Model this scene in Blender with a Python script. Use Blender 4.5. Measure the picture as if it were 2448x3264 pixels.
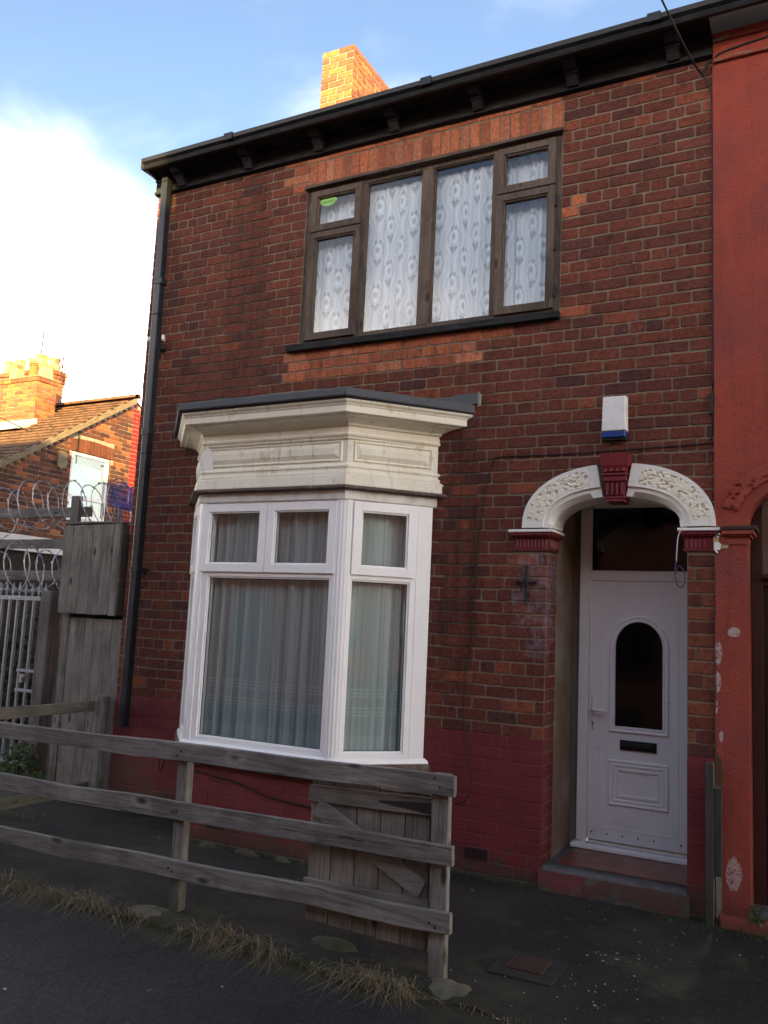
import bpy, bmesh, math, random
from mathutils import Vector, Matrix, noise
R = random.Random(11)
for o in list(bpy.data.objects): bpy.data.objects.remove(o, do_unlink=True)
sc = bpy.context.scene
COL = sc.collection
rad = math.radians

# ------------------------------------------------------------------ camera
YAW, PITCH, ROLL, FPX = rad(27.839), rad(7.471), rad(2.699), 2696.4
CAM = Vector((5.6145, -5.7, 1.6929))
fw = Vector((-math.sin(YAW)*math.cos(PITCH), math.cos(YAW)*math.cos(PITCH), math.sin(PITCH)))
rt = Vector((math.cos(YAW), math.sin(YAW), 0)); up = rt.cross(fw)
rt, up = math.cos(ROLL)*rt+math.sin(ROLL)*up, -math.sin(ROLL)*rt+math.cos(ROLL)*up
cam = bpy.data.cameras.new('camera'); camo = bpy.data.objects.new('camera', cam); COL.objects.link(camo)
camo.matrix_world = Matrix(((rt.x, up.x, -fw.x, CAM.x), (rt.y, up.y, -fw.y, CAM.y), (rt.z, up.z, -fw.z, CAM.z), (0, 0, 0, 1)))
cam.sensor_fit = 'VERTICAL'; cam.sensor_height = 36.0; cam.lens = FPX/3264*36.0
cam.clip_start = 0.05; cam.clip_end = 2000
sc.camera = camo
def proj(p):                       # rough picture position, to rank pieces by the size they show at
    v = Vector(p)-CAM; d = v.dot(fw)
    return (1224+FPX*v.dot(rt)/d, 1632-FPX*v.dot(up)/d, d)

# ------------------------------------------------------------------ sky and sun
SUN = Vector((0.55, -1.0, 0.25)).normalized()          # towards the sun: low, behind the camera
EL, AZ = math.asin(SUN.z), math.atan2(SUN.x, SUN.y)
world = bpy.data.worlds.new('World'); sc.world = world; world.use_nodes = True
SKY_STRENGTH = 0.15
EXPOSURE = 2.75
sc.view_settings.view_transform = 'Standard'; sc.view_settings.look = 'None'
sc.view_settings.exposure = EXPOSURE; sc.view_settings.gamma = 1.0
sc.view_settings.use_curve_mapping = False
sun = bpy.data.lights.new('sun', 'SUN'); suno = bpy.data.objects.new('sun', sun); COL.objects.link(suno)
sun.energy = 3.0; sun.angle = rad(0.5); sun.color = (1.0, 0.67, 0.24)
suno.rotation_euler = SUN.to_track_quat('Z', 'Y').to_euler()
suno.location = (20, -60, 30)

# ------------------------------------------------------------------ node helper
class S:
    """a socket with arithmetic"""
    def __init__(s, g, k): s.g, s.k = g, k
    def __add__(s, b): return s.g.m('ADD', s, b)
    def __radd__(s, b): return s.g.m('ADD', b, s)
    def __sub__(s, b): return s.g.m('SUBTRACT', s, b)
    def __rsub__(s, b): return s.g.m('SUBTRACT', b, s)
    def __mul__(s, b): return s.g.m('MULTIPLY', s, b)
    def __rmul__(s, b): return s.g.m('MULTIPLY', b, s)
    def __neg__(s): return s.g.m('MULTIPLY', s, -1.0)
    def __truediv__(s, b): return s.g.m('DIVIDE', s, b)
class G:
    def __init__(g, nt): g.nt = nt; g.cache = {}
    def new(g, t): return g.nt.nodes.new('ShaderNode'+t)
    def put(g, inp, v):
        if isinstance(v, S): g.nt.links.new(v.k, inp)
        elif v is None: pass
        else:
            if hasattr(inp, 'default_value'):
                try: inp.default_value = v
                except Exception:
                    inp.default_value = (v[0], v[1], v[2], 1) if hasattr(v, '__len__') else (v, v, v)
    def m(g, op, a, b=0.0, c=None, clamp=False):
        n = g.new('Math'); n.operation = op; n.use_clamp = clamp
        g.put(n.inputs[0], a); g.put(n.inputs[1], b)
        if c is not None: g.put(n.inputs[2], c)
        return S(g, n.outputs[0])
    def clamp(g, a): return g.m('ADD', a, 0.0, clamp=True)
    def smooth(g, a, lo, hi):
        n = g.new('MapRange'); n.interpolation_type = 'SMOOTHSTEP'
        g.put(n.inputs[0], a); g.put(n.inputs[1], lo); g.put(n.inputs[2], hi)
        return S(g, n.outputs[0])
    def pos(g):
        if 'pos' not in g.cache: g.cache['pos'] = S(g, g.new('NewGeometry').outputs['Position'])
        return g.cache['pos']
    def xyz(g, v=None):
        n = g.new('SeparateXYZ'); g.put(n.inputs[0], v or g.pos()); return [S(g, n.outputs[i]) for i in range(3)]
    def vec(g, x, y, z):
        n = g.new('CombineXYZ'); g.put(n.inputs[0], x); g.put(n.inputs[1], y); g.put(n.inputs[2], z); return S(g, n.outputs[0])
    def scale(g, v, s):
        n = g.new('VectorMath'); n.operation = 'MULTIPLY'; g.put(n.inputs[0], v); n.inputs[1].default_value = s; return S(g, n.outputs[0])
    def vadd(g, a, b):
        n = g.new('VectorMath'); n.operation = 'ADD'; g.put(n.inputs[0], a); g.put(n.inputs[1], b); return S(g, n.outputs[0])
    def noise(g, sca, det=4, rough=0.55, v=None, dist=0.0):
        n = g.new('TexNoise'); g.put(n.inputs['Vector'], v or g.pos())
        n.inputs['Scale'].default_value = sca; n.inputs['Detail'].default_value = det
        n.inputs['Roughness'].default_value = rough; n.inputs['Distortion'].default_value = dist
        return S(g, n.outputs[0])
    def voro(g, sca, v=None, feat='F1', out=0):
        n = g.new('TexVoronoi'); n.feature = feat; g.put(n.inputs['Vector'], v or g.pos()); n.inputs['Scale'].default_value = sca
        return S(g, n.outputs[out])
    def mix(g, f, a, b, mode='MIX'):
        n = g.new('MixRGB'); n.blend_type = mode; g.put(n.inputs[0], f); g.put(n.inputs[1], rgba(a)); g.put(n.inputs[2], rgba(b)); return S(g, n.outputs[0])
    def attr(g, name):
        n = g.new('Attribute'); n.attribute_name = name; return S(g, n.outputs['Color'])
    def rnd(g): return S(g, g.new('ObjectInfo').outputs['Random'])
    def bump(g, h, st=0.3, dist=0.01):
        n = g.new('Bump'); n.inputs['Strength'].default_value = st; n.inputs['Distance'].default_value = dist; g.put(n.inputs['Height'], h); return S(g, n.outputs[0])
def rgba(c):
    if isinstance(c, S): return c
    return (c[0], c[1], c[2], 1.0)
def material(name):
    m = bpy.data.materials.new(name); m.use_nodes = True
    nt = m.node_tree; nt.nodes.clear(); g = G(nt)
    g.out = nt.nodes.new('ShaderNodeOutputMaterial'); return m, g
def finish(g, col, rough=0.8, normal=None, metal=0.0, spec=0.35, coat=0.0):
    b = g.new('BsdfPrincipled')
    g.put(b.inputs['Base Color'], rgba(col)); g.put(b.inputs['Roughness'], rough); g.put(b.inputs['Metallic'], metal)
    b.inputs['Specular IOR Level'].default_value = spec
    if coat: b.inputs['Coat Weight'].default_value = coat; b.inputs['Coat Roughness'].default_value = 0.1
    if normal is not None: g.put(b.inputs['Normal'], normal)
    g.nt.links.new(b.outputs[0], g.out.inputs[0]); return b

# world nodes: clear blue sky with a thin high veil and a bank of white cloud low down
wg = G(world.node_tree); world.node_tree.nodes.clear()
sky = wg.new('TexSky'); sky.sky_type = 'NISHITA'; sky.sun_disc = False
sky.sun_elevation = EL; sky.sun_rotation = AZ; sky.altitude = 10; sky.air_density = 1.0; sky.dust_density = 0.6; sky.ozone_density = 1.5
dirv = S(wg, wg.new('TexCoord').outputs['Generated'])
dx, dy, dz = wg.xyz(dirv)
den = wg.m('MAXIMUM', dz, 0.0)+0.35
cv = wg.vec(dx/den, dy/den, 0.0)
n1 = wg.noise(1.2, 7, 0.52, cv, 0.3); n2 = wg.noise(1.9, 6, 0.52, wg.scale(cv, (1.0, 1.5, 1.0)), 0.4)
bank = wg.smooth(dz-(n1-0.5)*0.55, 0.46, 0.24)              # low cloud bank
veil = wg.smooth(n2, 0.46, 0.85)*0.24
cover = wg.clamp(wg.m('MAXIMUM', bank, veil))
skyc = wg.mix(1.0, S(wg, sky.outputs[0]), (.40, .37, .37), 'MULTIPLY')
cloudc = (7.5, 6.7, 5.9)
mixc = wg.mix(cover, skyc, cloudc)
bg = wg.new('Background'); wg.put(bg.inputs[0], mixc); bg.inputs[1].default_value = SKY_STRENGTH
wo = wg.new('OutputWorld'); world.node_tree.links.new(bg.outputs[0], wo.inputs[0])

# ------------------------------------------------------------------ mesh helpers
class MB:
    def __init__(s): s.v = []; s.f = []; s.t = []; s.tint = (1, 1, 1)
    def add(s, vs, fs, tint=None):
        o = len(s.v); s.v += [tuple(p) for p in vs]
        for f in fs: s.f.append(tuple(i+o for i in f)); s.t.append(tint or s.tint)
    def box(s, x0, x1, y0, y1, z0, z1, T=None, tint=None):
        vs = [(x, y, z) for x in (x0, x1) for y in (y0, y1) for z in (z0, z1)]
        if T: vs = [T(*p) for p in vs]
        s.add(vs, [(0, 1, 3, 2), (4, 6, 7, 5), (0, 4, 5, 1), (2, 3, 7, 6), (0, 2, 6, 4), (1, 5, 7, 3)], tint)
    def beam(s, a, b, w, h, upv=(0, 0, 1), tint=None):       # a bar from a to b, w across, h along upv
        a, b = Vector(a), Vector(b); d = (b-a).normalized(); u = Vector(upv); sd = d.cross(u).normalized(); u = sd.cross(d)
        vs = [p+sd*i*w/2+u*j*h/2 for p in (a, b) for i in (-1, 1) for j in (-1, 1)]
        s.add(vs, [(0, 1, 3, 2), (4, 6, 7, 5), (0, 4, 5, 1), (2, 3, 7, 6), (0, 2, 6, 4), (1, 5, 7, 3)], tint)
    def prism(s, poly, T, d0, d1, tint=None):                # polygon (a, b) pulled from depth d0 to d1; T(a, b, d)
        n = len(poly); vs = [T(a, b, d0) for a, b in poly]+[T(a, b, d1) for a, b in poly]
        s.add(vs, [tuple(range(n)), tuple(range(2*n-1, n-1, -1))]+[(i, i+n, (i+1) % n+n, (i+1) % n) for i in range(n)], tint)
    def tube(s, pts, r, n=6, tint=None, cap=True):
        pts = [Vector(p) for p in pts]; o = len(s.v); m = len(pts); rr = r if hasattr(r, '__len__') else [r]*m
        u = None
        for i, p in enumerate(pts):
            d = (pts[min(i+1, m-1)]-pts[max(i-1, 0)]).normalized()
            if u is None: u = d.orthogonal().normalized()
            u = (u-d*u.dot(d)); u = u.normalized() if u.length > 1e-6 else d.orthogonal().normalized()
            w = d.cross(u)
            for k in range(n):
                a = 2*math.pi*k/n; s.v.append(tuple(p+(u*math.cos(a)+w*math.sin(a))*rr[i]))
        for i in range(m-1):
            for k in range(n):
                s.f.append((o+i*n+k, o+i*n+(k+1) % n, o+(i+1)*n+(k+1) % n, o+(i+1)*n+k)); s.t.append(tint or s.tint)
        if cap:
            s.f.append(tuple(o+k for k in range(n-1, -1, -1))); s.t.append(tint or s.tint)
            s.f.append(tuple(o+(m-1)*n+k for k in range(n))); s.t.append(tint or s.tint)
    def rings(s, rings, closed=True, cap=True, tint=None):   # loft between rings of equal length
        n = len(rings[0]); o = len(s.v)
        for r in rings: s.v += [tuple(p) for p in r]
        for i in range(len(rings)-1):
            for k in range(n if closed else n-1):
                s.f.append((o+i*n+k, o+i*n+(k+1) % n, o+(i+1)*n+(k+1) % n, o+(i+1)*n+k)); s.t.append(tint or s.tint)
        if cap and closed:
            s.f.append(tuple(o+k for k in range(n-1, -1, -1))); s.t.append(tint or s.tint)
            s.f.append(tuple(o+(len(rings)-1)*n+k for k in range(n))); s.t.append(tint or s.tint)
    def build(s, name, mat, parent=None, smooth=False, bevel=0, fix=True):
        me = bpy.data.meshes.new(name); me.from_pydata(s.v, [], s.f); me.validate()
        if len(me.polygons) == len(s.t):
            a = me.attributes.new('tint', 'FLOAT_COLOR', 'FACE')
            a.data.foreach_set('color', [c for t in s.t for c in (t[0], t[1], t[2], 1.0)])
        if fix:
            bm = bmesh.new(); bm.from_mesh(me); bmesh.ops.recalc_face_normals(bm, faces=bm.faces[:]); bm.to_mesh(me); bm.free()
        if smooth:
            me.polygons.foreach_set('use_smooth', [True]*len(me.polygons))
        if mat: me.materials.append(mat)
        o = bpy.data.objects.new(name, me); COL.objects.link(o)
        if bevel:
            b = o.modifiers.new('Bevel', 'BEVEL'); b.width = bevel; b.segments = 2; b.limit_method = 'ANGLE'; b.angle_limit = rad(35)
        if parent: adopt(o, parent)
        return o
def wmat(o):
    m = Matrix.Translation(o.location)
    return (wmat(o.parent) @ o.matrix_parent_inverse @ m) if o.parent else m
def adopt(o, p):
    o.parent = p; o.matrix_parent_inverse = wmat(p).inverted()
def thing(name, label, cat, loc=(0, 0, 0), group=None):
    o = bpy.data.objects.new(name, None); COL.objects.link(o); o.location = loc; o.empty_display_size = 0.1
    return tag(o, label, cat, group)
def tag(o, label, cat, group=None):
    o['label'] = label; o['category'] = cat
    if group: o['group'] = group
    return o
def kind(o, k): o['kind'] = k; return o
def jit(c, a): k = 1+R.uniform(-a, a); return tuple(max(0, x*k) for x in c)
def boxo(name, mat, parent, x0, x1, y0, y1, z0, z1, bevel=0.0, T=None):
    m = MB(); m.box(x0, x1, y0, y1, z0, z1, T); return m.build(name, mat, parent, bevel=bevel)

def brick(mb, u0, u1, z0, z1, T, tint, depth=0.03, chip=0.004, lift=0.0):
    """one brick with worn, uneven arrises: 10-point outline, bevelled front"""
    c = min(0.012, (u1-u0)*0.12); q = lambda a: R.uniform(-a, a); L = u1-u0
    j = chip*0.45
    out = [(u0+c*R.uniform(.3, 1), z0+q(j)), (u0+L*.5+q(L*.2), z0+q(j)), (u1-c*R.uniform(.3, 1), z0+q(j)), (u1+q(j*.6), z0+c*R.uniform(.3, .9)), (u1+q(j*.6), z1-c*R.uniform(.3, .9)),
           (u1-c*R.uniform(.3, 1), z1+q(j)), (u0+L*.5+q(L*.2), z1+q(j)), (u0+c*R.uniform(.3, 1), z1+q(j)), (u0+q(j*.6), z1-c*R.uniform(.3, .9)), (u0+q(j*.6), z0+c*R.uniform(.3, .9))]
    cu, cz = (u0+u1)/2, (z0+z1)/2; e = 0.0035
    inn = [(u+(e if u < cu else -e), z+(e if z < cz else -e)) for u, z in out]
    f = -lift+q(0.0016); tx, tz = q(0.0012)/L, q(0.0012)/(z1-z0)
    n = 10
    vs = [T(u, z, depth) for u, z in out]+[T(u, z, f+0.004) for u, z in out]+[T(u, z, f+tx*(u-cu)+tz*(z-cz)) for u, z in inn]
    fs = [(i, i+n, (i+1) % n+n, (i+1) % n) for i in range(n)]+[(i+n, i+2*n, (i+1) % n+2*n, (i+1) % n+n) for i in range(n)]+[tuple(2*n+i for i in range(n))]
    mb.add(vs, fs, tint)

class Wall:
    """collects bricks of a thing; the ones that show largest become parts, the rest one joined part"""
    def __init__(s): s.items = []
    def put(s, u0, u1, z0, z1, T, tint, **kw):
        p = T((u0+u1)/2, (z0+z1)/2, 0); a = proj(T(u0, z0, 0)); b = proj(T(u1, z1, 0)); c = proj(p)
        sz = abs(a[0]-b[0])*abs(a[1]-b[1])
        if not (-40 < c[0] < 2490 and -40 < c[1] < 3300) or c[2] < 0: sz = 0
        if kw.pop('hidden', False): sz *= 0.01
        s.items.append((sz, u0, u1, z0, z1, T, tint, kw))
    def build(s, parent, mat, n, restname='brick_courses'):
        s.items.sort(key=lambda i: -i[0]); rest = MB(); rests = {}
        for k, (sz, u0, u1, z0, z1, T, tint, kw) in enumerate(s.items):
            mt = kw.pop('mat', None) or mat
            mb = MB() if k < n else rests.setdefault(mt.name, (MB(), mt))[0]
            brick(mb, u0, u1, z0, z1, T, tint, **kw)
            if k < n: mb.build('brick', mt, parent, fix=False)
        for rest, mt in rests.values(): kind(rest.build(restname, mt, parent, fix=False), 'stuff')
    def course(s, z0, z1, ivs, T, tintf, header=False, off=0.0, L=0.2246, joint=0.010, **kw):
        P = L/2 if header else L
        for a, b in ivs:
            if b-a < 0.03: continue
            k = math.floor((a-off)/P); cuts = [a]
            u = off+(k+1)*P
            while u < b-0.001:
                cuts.append(u+R.uniform(-.005, .005)); u += P
            cuts.append(b)
            # merge slivers
            i = 1
            while i < len(cuts)-1:
                if cuts[i]-cuts[i-1] < 0.045 or cuts[i+1]-cuts[i] < 0.045: cuts.pop(i)
                else: i += 1
            for p, q in zip(cuts, cuts[1:]):
                j = joint*R.uniform(.75, 1.2)
                zj = R.uniform(-.0015, .0015)
                s.put(p+j/2, q-j/2, z0+zj, z1+zj-joint*R.uniform(.85, 1.1), T, tintf((p+q)/2, (z0+z1)/2), **kw)
def cut(ivs, a, b):
    out = []
    for p, q in ivs:
        if b <= p or a >= q: out.append((p, q)); continue
        if a > p: out.append((p, a))
        if b < q: out.append((b, q))
    return out
def gridwall(mb, us, zs, inside, T, d):                       # sheet of cells, skipping those whose centre is inside a hole
    us, zs = sorted(set(us)), sorted(set(zs))
    for a, b in zip(us, us[1:]):
        for c, e in zip(zs, zs[1:]):
            if not inside((a+b)/2, (c+e)/2): mb.add([T(a, c, d), T(b, c, d), T(b, e, d), T(a, e, d)], [(0, 1, 2, 3)])

# ------------------------------------------------------------------ materials
MT = {}
def blob(g, x, z, x0, z0, rx, rz, ns, soft=0.35):             # a stain with a ragged edge at a place on the wall
    a = (x-x0)*(1/rx); b = (z-z0)*(1/rz)
    return g.smooth(1.0-(a*a+b*b)+(ns-0.5)*3.2, 0.0, soft)
def mk_brick():
    m, g = material('brick'); t = g.attr('tint'); x, y, z = g.xyz()
    big = g.noise(2.2, 4, 0.6); fine = g.noise(38, 5, 0.65); mid = g.noise(12, 5, 0.6)
    c = g.mix(1.0, t, g.mix(g.smooth(fine, .3, .72), (.68, .67, .67), (1.24, 1.22, 1.18)), 'MULTIPLY')
    c = g.mix(g.smooth(mid, .50, .68)*0.6, c, g.mix(1.0, c, (.46, .43, .46), 'MULTIPLY'))          # burnt, sooty faces
    c = g.mix(g.smooth(g.noise(9, 4, .6, g.vadd(g.pos(), (3, 5, 1))), .60, .72)*0.5, c, g.mix(1.0, c, (1.4, 1.2, 1.05), 'MULTIPLY'))
    c = g.mix(g.smooth(big, .5, .75)*0.35, c, g.mix(1.0, c, (.55, .55, .55), 'MULTIPLY'))
    # pale blue-white smear on the pier beside the door, pale bloom elsewhere
    pier = blob(g, x, z, 3.83, 1.98, .17, .50, g.noise(5, 4, .6))
    c = g.mix(pier*g.smooth(g.noise(16, 4, .7), .38, .75)*0.50, c, (.28, .30, .37))
    c = g.mix(g.smooth(g.noise(55, 2, .5), .69, .74)*0.5, c, (.40, .34, .28))
    ns2 = g.noise(3.0, 4, .65); runs = g.smooth(g.noise(1.0, 5, .65, g.scale(g.pos(), (16, 16, 1.4))), .42, .66)
    so_ = g.m('MAXIMUM', blob(g, x, z, 1.12, 4.55, .30, 1.4, ns2), g.m('MAXIMUM', blob(g, x, z, 3.24, 2.1, .22, 1.2, ns2), blob(g, x, z, 2.6, 3.55, 1.3, .35, ns2)))
    c = g.mix(so_*runs*.6, c, g.mix(1.0, c, (.42, .42, .40), 'MULTIPLY'))
    bmp = g.bump(fine*0.5+mid*0.8+g.noise(120, 3, .6)*0.25, 0.55, 0.006)
    finish(g, c, 0.86, bmp, spec=0.25); MT['brick'] = m
def mk_mortar():
    m, g = material('mortar'); x, y, z = g.xyz(); n = g.noise(6, 5, .6)
    c = g.mix(g.smooth(n, .35, .7), (.25, .198, .140), (.165, .130, .092))
    c = g.mix(g.smooth(g.noise(40, 4), .55, .75)*0.4, c, (.11, .095, .075))
    ns = g.noise(3.2, 4, .65)
    st = g.m('MAXIMUM', blob(g, x, z, 1.12, 4.55, .26, 1.5, ns), g.m('MAXIMUM', blob(g, x, z, 3.24, 2.1, .17, 1.2, ns), blob(g, x, z, .95, 3.7, .5, .35, ns)))
    c = g.mix(st*0.75, c, (.05, .052, .038))
    finish(g, c, 0.95, g.bump(g.noise(90, 4, .7), .6, .006), spec=0.1); MT['mortar'] = m
def mk_paint(name, col, col2, rough=.6, peel=None, gloss=.3):
    m, g = material(name); x, y, z = g.xyz()
    c = g.mix(g.smooth(g.noise(3, 5, .6), .35, .7), col, col2)
    c = g.mix(g.smooth(g.noise(24, 5, .65), .55, .75)*0.35, c, g.mix(1.0, c, (.5, .5, .5), 'MULTIPLY'))
    if peel:
        pn = g.noise(7, 6, .62)
        low = g.smooth(z, .42, .02)
        pk = g.smooth(pn+low*0.20+g.m('MULTIPLY', g.smooth(x, .9, .1), g.smooth(z, .75, .35))*0.28, .70, .74)
        c = g.mix(pk, c, peel)
        gr = g.smooth(g.noise(2.6, 4, .6)+g.smooth(z, .28, .0)*.35, .60, .80)
        c = g.mix(gr*0.6, c, (.045, .045, .03))
    finish(g, c, rough, g.bump(g.noise(70, 4, .6)+g.noise(16, 3)*0.6, .35, .005), spec=gloss); MT[name] = m
def mk_render():
    m, g = material('orange_render'); x, y, z = g.xyz()
    c = g.mix(g.smooth(g.noise(1.5, 5, .65), .40, .62), (.39, .072, .044), (.29, .064, .050))
    c = g.mix(g.smooth(g.noise(5, 5, .7), .52, .72)*0.5, c, (.24, .056, .048))
    c = g.mix(g.smooth(g.noise(75, 3, .6), .60, .68)*0.55, c, (.12, .022, .016))
    pn = g.noise(13, 6, .75)
    pk = None
    for (a, b, rx, rz) in ((5.095, 1.74, .042, .030), (5.005, 1.60, .026, .075), (5.0, 1.43, .022, .07), (4.99, 1.28, .015, .04), (5.09, .30, .045, .10), (5.02, 1.10, .012, .04)):
        k = blob(g, x, z, a, b, rx, rz, pn, .15); pk = k if pk is None else g.m('MAXIMUM', pk, k)
    pk = g.m('MULTIPLY', pk, g.smooth(x, 5.3, 5.2))*g.smooth(g.noise(34, 5, .7), .40, .46)
    c = g.mix(pk, c, g.mix(pn, (.62, .45, .42), (.50, .33, .30)))
    h = g.noise(60, 5, .75)*0.9+g.noise(150, 3, .7)*0.5
    grm = g.smooth(g.noise(1.0, 5, .65, g.scale(g.pos(), (9, 9, 1.1))), .48, .72)
    c = g.mix(grm*.45, c, g.mix(1.0, c, (.50, .55, .60), 'MULTIPLY')); c = g.mix(g.smooth(z+g.noise(6, 4)*.4, .55, .15)*.6, c, (.10, .05, .04))
    finish(g, c, .82, g.bump(h+g.noise(26, 4, .6)*.8, 1.0, .012), spec=.3); MT['orange_render'] = m
def mk_wood(name, c0, c1, c2, axis, sc_=1.0, green=0.0):
    m, g = material(name); rn = g.rnd()
    off = g.vec(rn*37.0, rn*91.0, rn*53.0); p = g.vadd(g.pos(), off)
    st = [26*sc_, 26*sc_, 26*sc_]; st['xyz'.index(axis)] = 1.6*sc_
    kk = [3.6, 3.6, 3.6]; kk['xyz'.index(axis)] = 1.5
    kn = g.voro(2.0, g.scale(p, tuple(kk)))
    knot = g.smooth(kn, .17, .05)
    grain = g.noise(1.0, 7, .62, g.scale(p, tuple(st)), 1.2+0)
    g2 = g.noise(4.0, 6, .65, g.scale(p, tuple(st)))
    wide = g.noise(2.2, 4, .6, p)
    c = g.mix(g.smooth(grain, .28, .72), c0, c1)
    c = g.mix(g.smooth(g2, .50, .70)*0.65, c, c2)
    c = g.mix(g.smooth(wide, .40, .66)*0.75, c, g.mix(1.0, c, (.52, .51, .52), 'MULTIPLY'))
    crk = g.noise(1.0, 4, .6, g.scale(g.vadd(p, (5, 3, 8)), tuple(v*2.2 if v > 5 else v*.8 for v in st)), .6); c = g.mix(g.smooth(crk, .66, .70)*.8, c, (.012, .011, .011))
    c = g.mix(knot*0.85, c, (.025, .022, .02)); c = g.mix(g.smooth(kn, .30, .2)*g.smooth(kn, .12, .2)*.5, c, g.mix(1.0, c, (1.5, 1.45, 1.4), 'MULTIPLY'))
    c = g.mix(rn*0.35, c, g.mix(1.0, c, (.72, .70, .68), 'MULTIPLY'))
    if green:
        x, y, z = g.xyz(); c = g.mix(g.smooth(g.noise(5, 4)+g.smooth(z, .5, .0)*.3, .60, .85)*green, c, (.06, .07, .03))
    finish(g, c, .88, g.bump(grain*0.7+g2*0.7-knot*0.4, .55, .006), spec=.2); MT[name] = m
def mk_simple(name, col, rough=.5, col2=None, ns=20, bump=0.0, metal=0.0, spec=.4, amt=.5, coat=0.0):
    m, g = material(name); c = col
    nn = g.noise(ns, 5, .6)
    c = g.mix(g.smooth(nn, .4, .72)*amt, col, col2 or tuple(k*.6 for k in col))
    finish(g, c, g.clamp(rough+(nn-.5)*.2), g.bump(nn, bump, .004) if bump else None, metal, spec, coat); MT[name] = m
def mk_glass(name='glass', tint=(.97, .985, .98), boost=1.0):
    m, g = material(name)
    ge = g.new('NewGeometry'); dt = g.new('VectorMath'); dt.operation = 'DOT_PRODUCT'; g.nt.links.new(ge.outputs['Normal'], dt.inputs[0]); g.nt.links.new(ge.outputs['Incoming'], dt.inputs[1])
    om = 1.0-g.m('ABSOLUTE', S(g, dt.outputs['Value'])); fres = .042+g.m('POWER', om, 5.0)*.958   # Schlick, same from either side of the thin sheet
    tr = g.new('BsdfTransparent'); tr.inputs[0].default_value = (*tint, 1)
    gl = g.new('BsdfGlossy'); gl.inputs['Roughness'].default_value = 0.004; gl.inputs[0].default_value = (1, 1, 1, 1)
    wv = g.bump(g.noise(1.1, 2, .4), .04, .02); g.put(gl.inputs['Normal'], wv)
    mx = g.new('MixShader'); g.put(mx.inputs[0], g.clamp(fres*boost))
    g.nt.links.new(tr.outputs[0], mx.inputs[1]); g.nt.links.new(gl.outputs[0], mx.inputs[2]); g.nt.links.new(mx.outputs[0], g.out.inputs[0]); MT[name] = m
def cloth(g, col, alpha, trans=.5):
    d = g.new('BsdfDiffuse'); g.put(d.inputs[0], rgba(col)); t = g.new('BsdfTranslucent'); g.put(t.inputs[0], rgba(col))
    a = g.new('MixShader'); a.inputs[0].default_value = trans; g.nt.links.new(d.outputs[0], a.inputs[1]); g.nt.links.new(t.outputs[0], a.inputs[2])
    tr = g.new('BsdfTransparent'); mx = g.new('MixShader'); g.put(mx.inputs[0], alpha)
    g.nt.links.new(tr.outputs[0], mx.inputs[1]); g.nt.links.new(a.outputs[0], mx.inputs[2]); g.nt.links.new(mx.outputs[0], g.out.inputs[0])
def mk_lace():
    m, g = material('lace'); x, y, z = g.xyz(); tuv = g.attr('tint')
    # staggered flowers with feathered rims, teardrop windows of plain net between wavy ribs
    s = g.attr('uvw'); u, v, _ = g.xyz(s)
    CW_, CHH = .140, .385
    U = u*(1/CW_); V = v*(1/CHH)
    iu = g.m('FLOOR', U); st = g.m('MODULO', g.m('ABSOLUTE', iu), 2.0)*0.5
    fu = g.m('FRACT', U)-0.5; fv = g.m('FRACT', V+st)-0.5
    px = fu*CW_; pz = fv*CHH; ax = g.m('ABSOLUTE', px)
    cz = pz-.022
    r = g.m('SQRT', px*px+cz*cz*0.55); th = g.m('ARCTAN2', px, cz); at = g.m('ABSOLUTE', th)
    ring = g.smooth(g.m('ABSOLUTE', r-.034)-g.m('SINE', th*15.0)*.004, .012, .006)
    eye = g.smooth(r, .019, .014)
    ray = g.smooth(g.m('SINE', th*18.0), .0, .4)*g.smooth(g.m('ABSOLUTE', r-.056), .013, .009)*g.smooth(at, .5, .8)*g.smooth(at, 2.4, 2.1)
    ca = ax-.020; cb = (pz-.094)*.8; crown = g.smooth(g.m('SQRT', ca*ca+cb*cb), .018, .013)
    heart = g.smooth(.66*(pz+.128)-ax, -.002, .004)*g.smooth(pz+ax*.4, -.040, -.050)
    bead = g.smooth(g.m('SQRT', px*px+(pz+.058)*(pz+.058)), .014, .010)
    rib = g.smooth(g.m('ABSOLUTE', ax-.044-g.m('COSINE', pz*16.32)*.024), .009, .005)
    ribf = g.smooth(g.m('SINE', pz*650.0), -.6, .4)*0.5+0.5
    a = .82+ring*.16+rib*ribf*.18-(heart*.30+eye*.24+ray*.28+crown*.26)+bead*.3
    border = g.smooth(v, .14, .05)
    a = g.clamp(a+border*.3)
    a = a+(g.noise(220, 2, .5)-0.5)*.15
    cloth(g, (.90, .93, .99), g.clamp(a), .08); MT['lace'] = m
def mk_voile():
    m, g = material('voile'); s = g.attr('uvw'); u, v, w = g.xyz(s)
    a = .74+.24*g.smooth(g.noise(1.0, 3, .6, g.vec(u*30.0, 0.0, v*.3)), .40, .62)
    bands = None
    for z0 in (1.16, 1.185, 1.21, 1.03, 1.055, 1.08):
        k = g.smooth(g.m('ABSOLUTE', v-z0), .0075, .005); bands = k if bands is None else g.m('MAXIMUM', bands, k)
    cloth(g, (.52, .56, .555), g.clamp(a+bands*.16+g.smooth(v, .90, .88)*.1), .12); MT['voile'] = m
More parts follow.
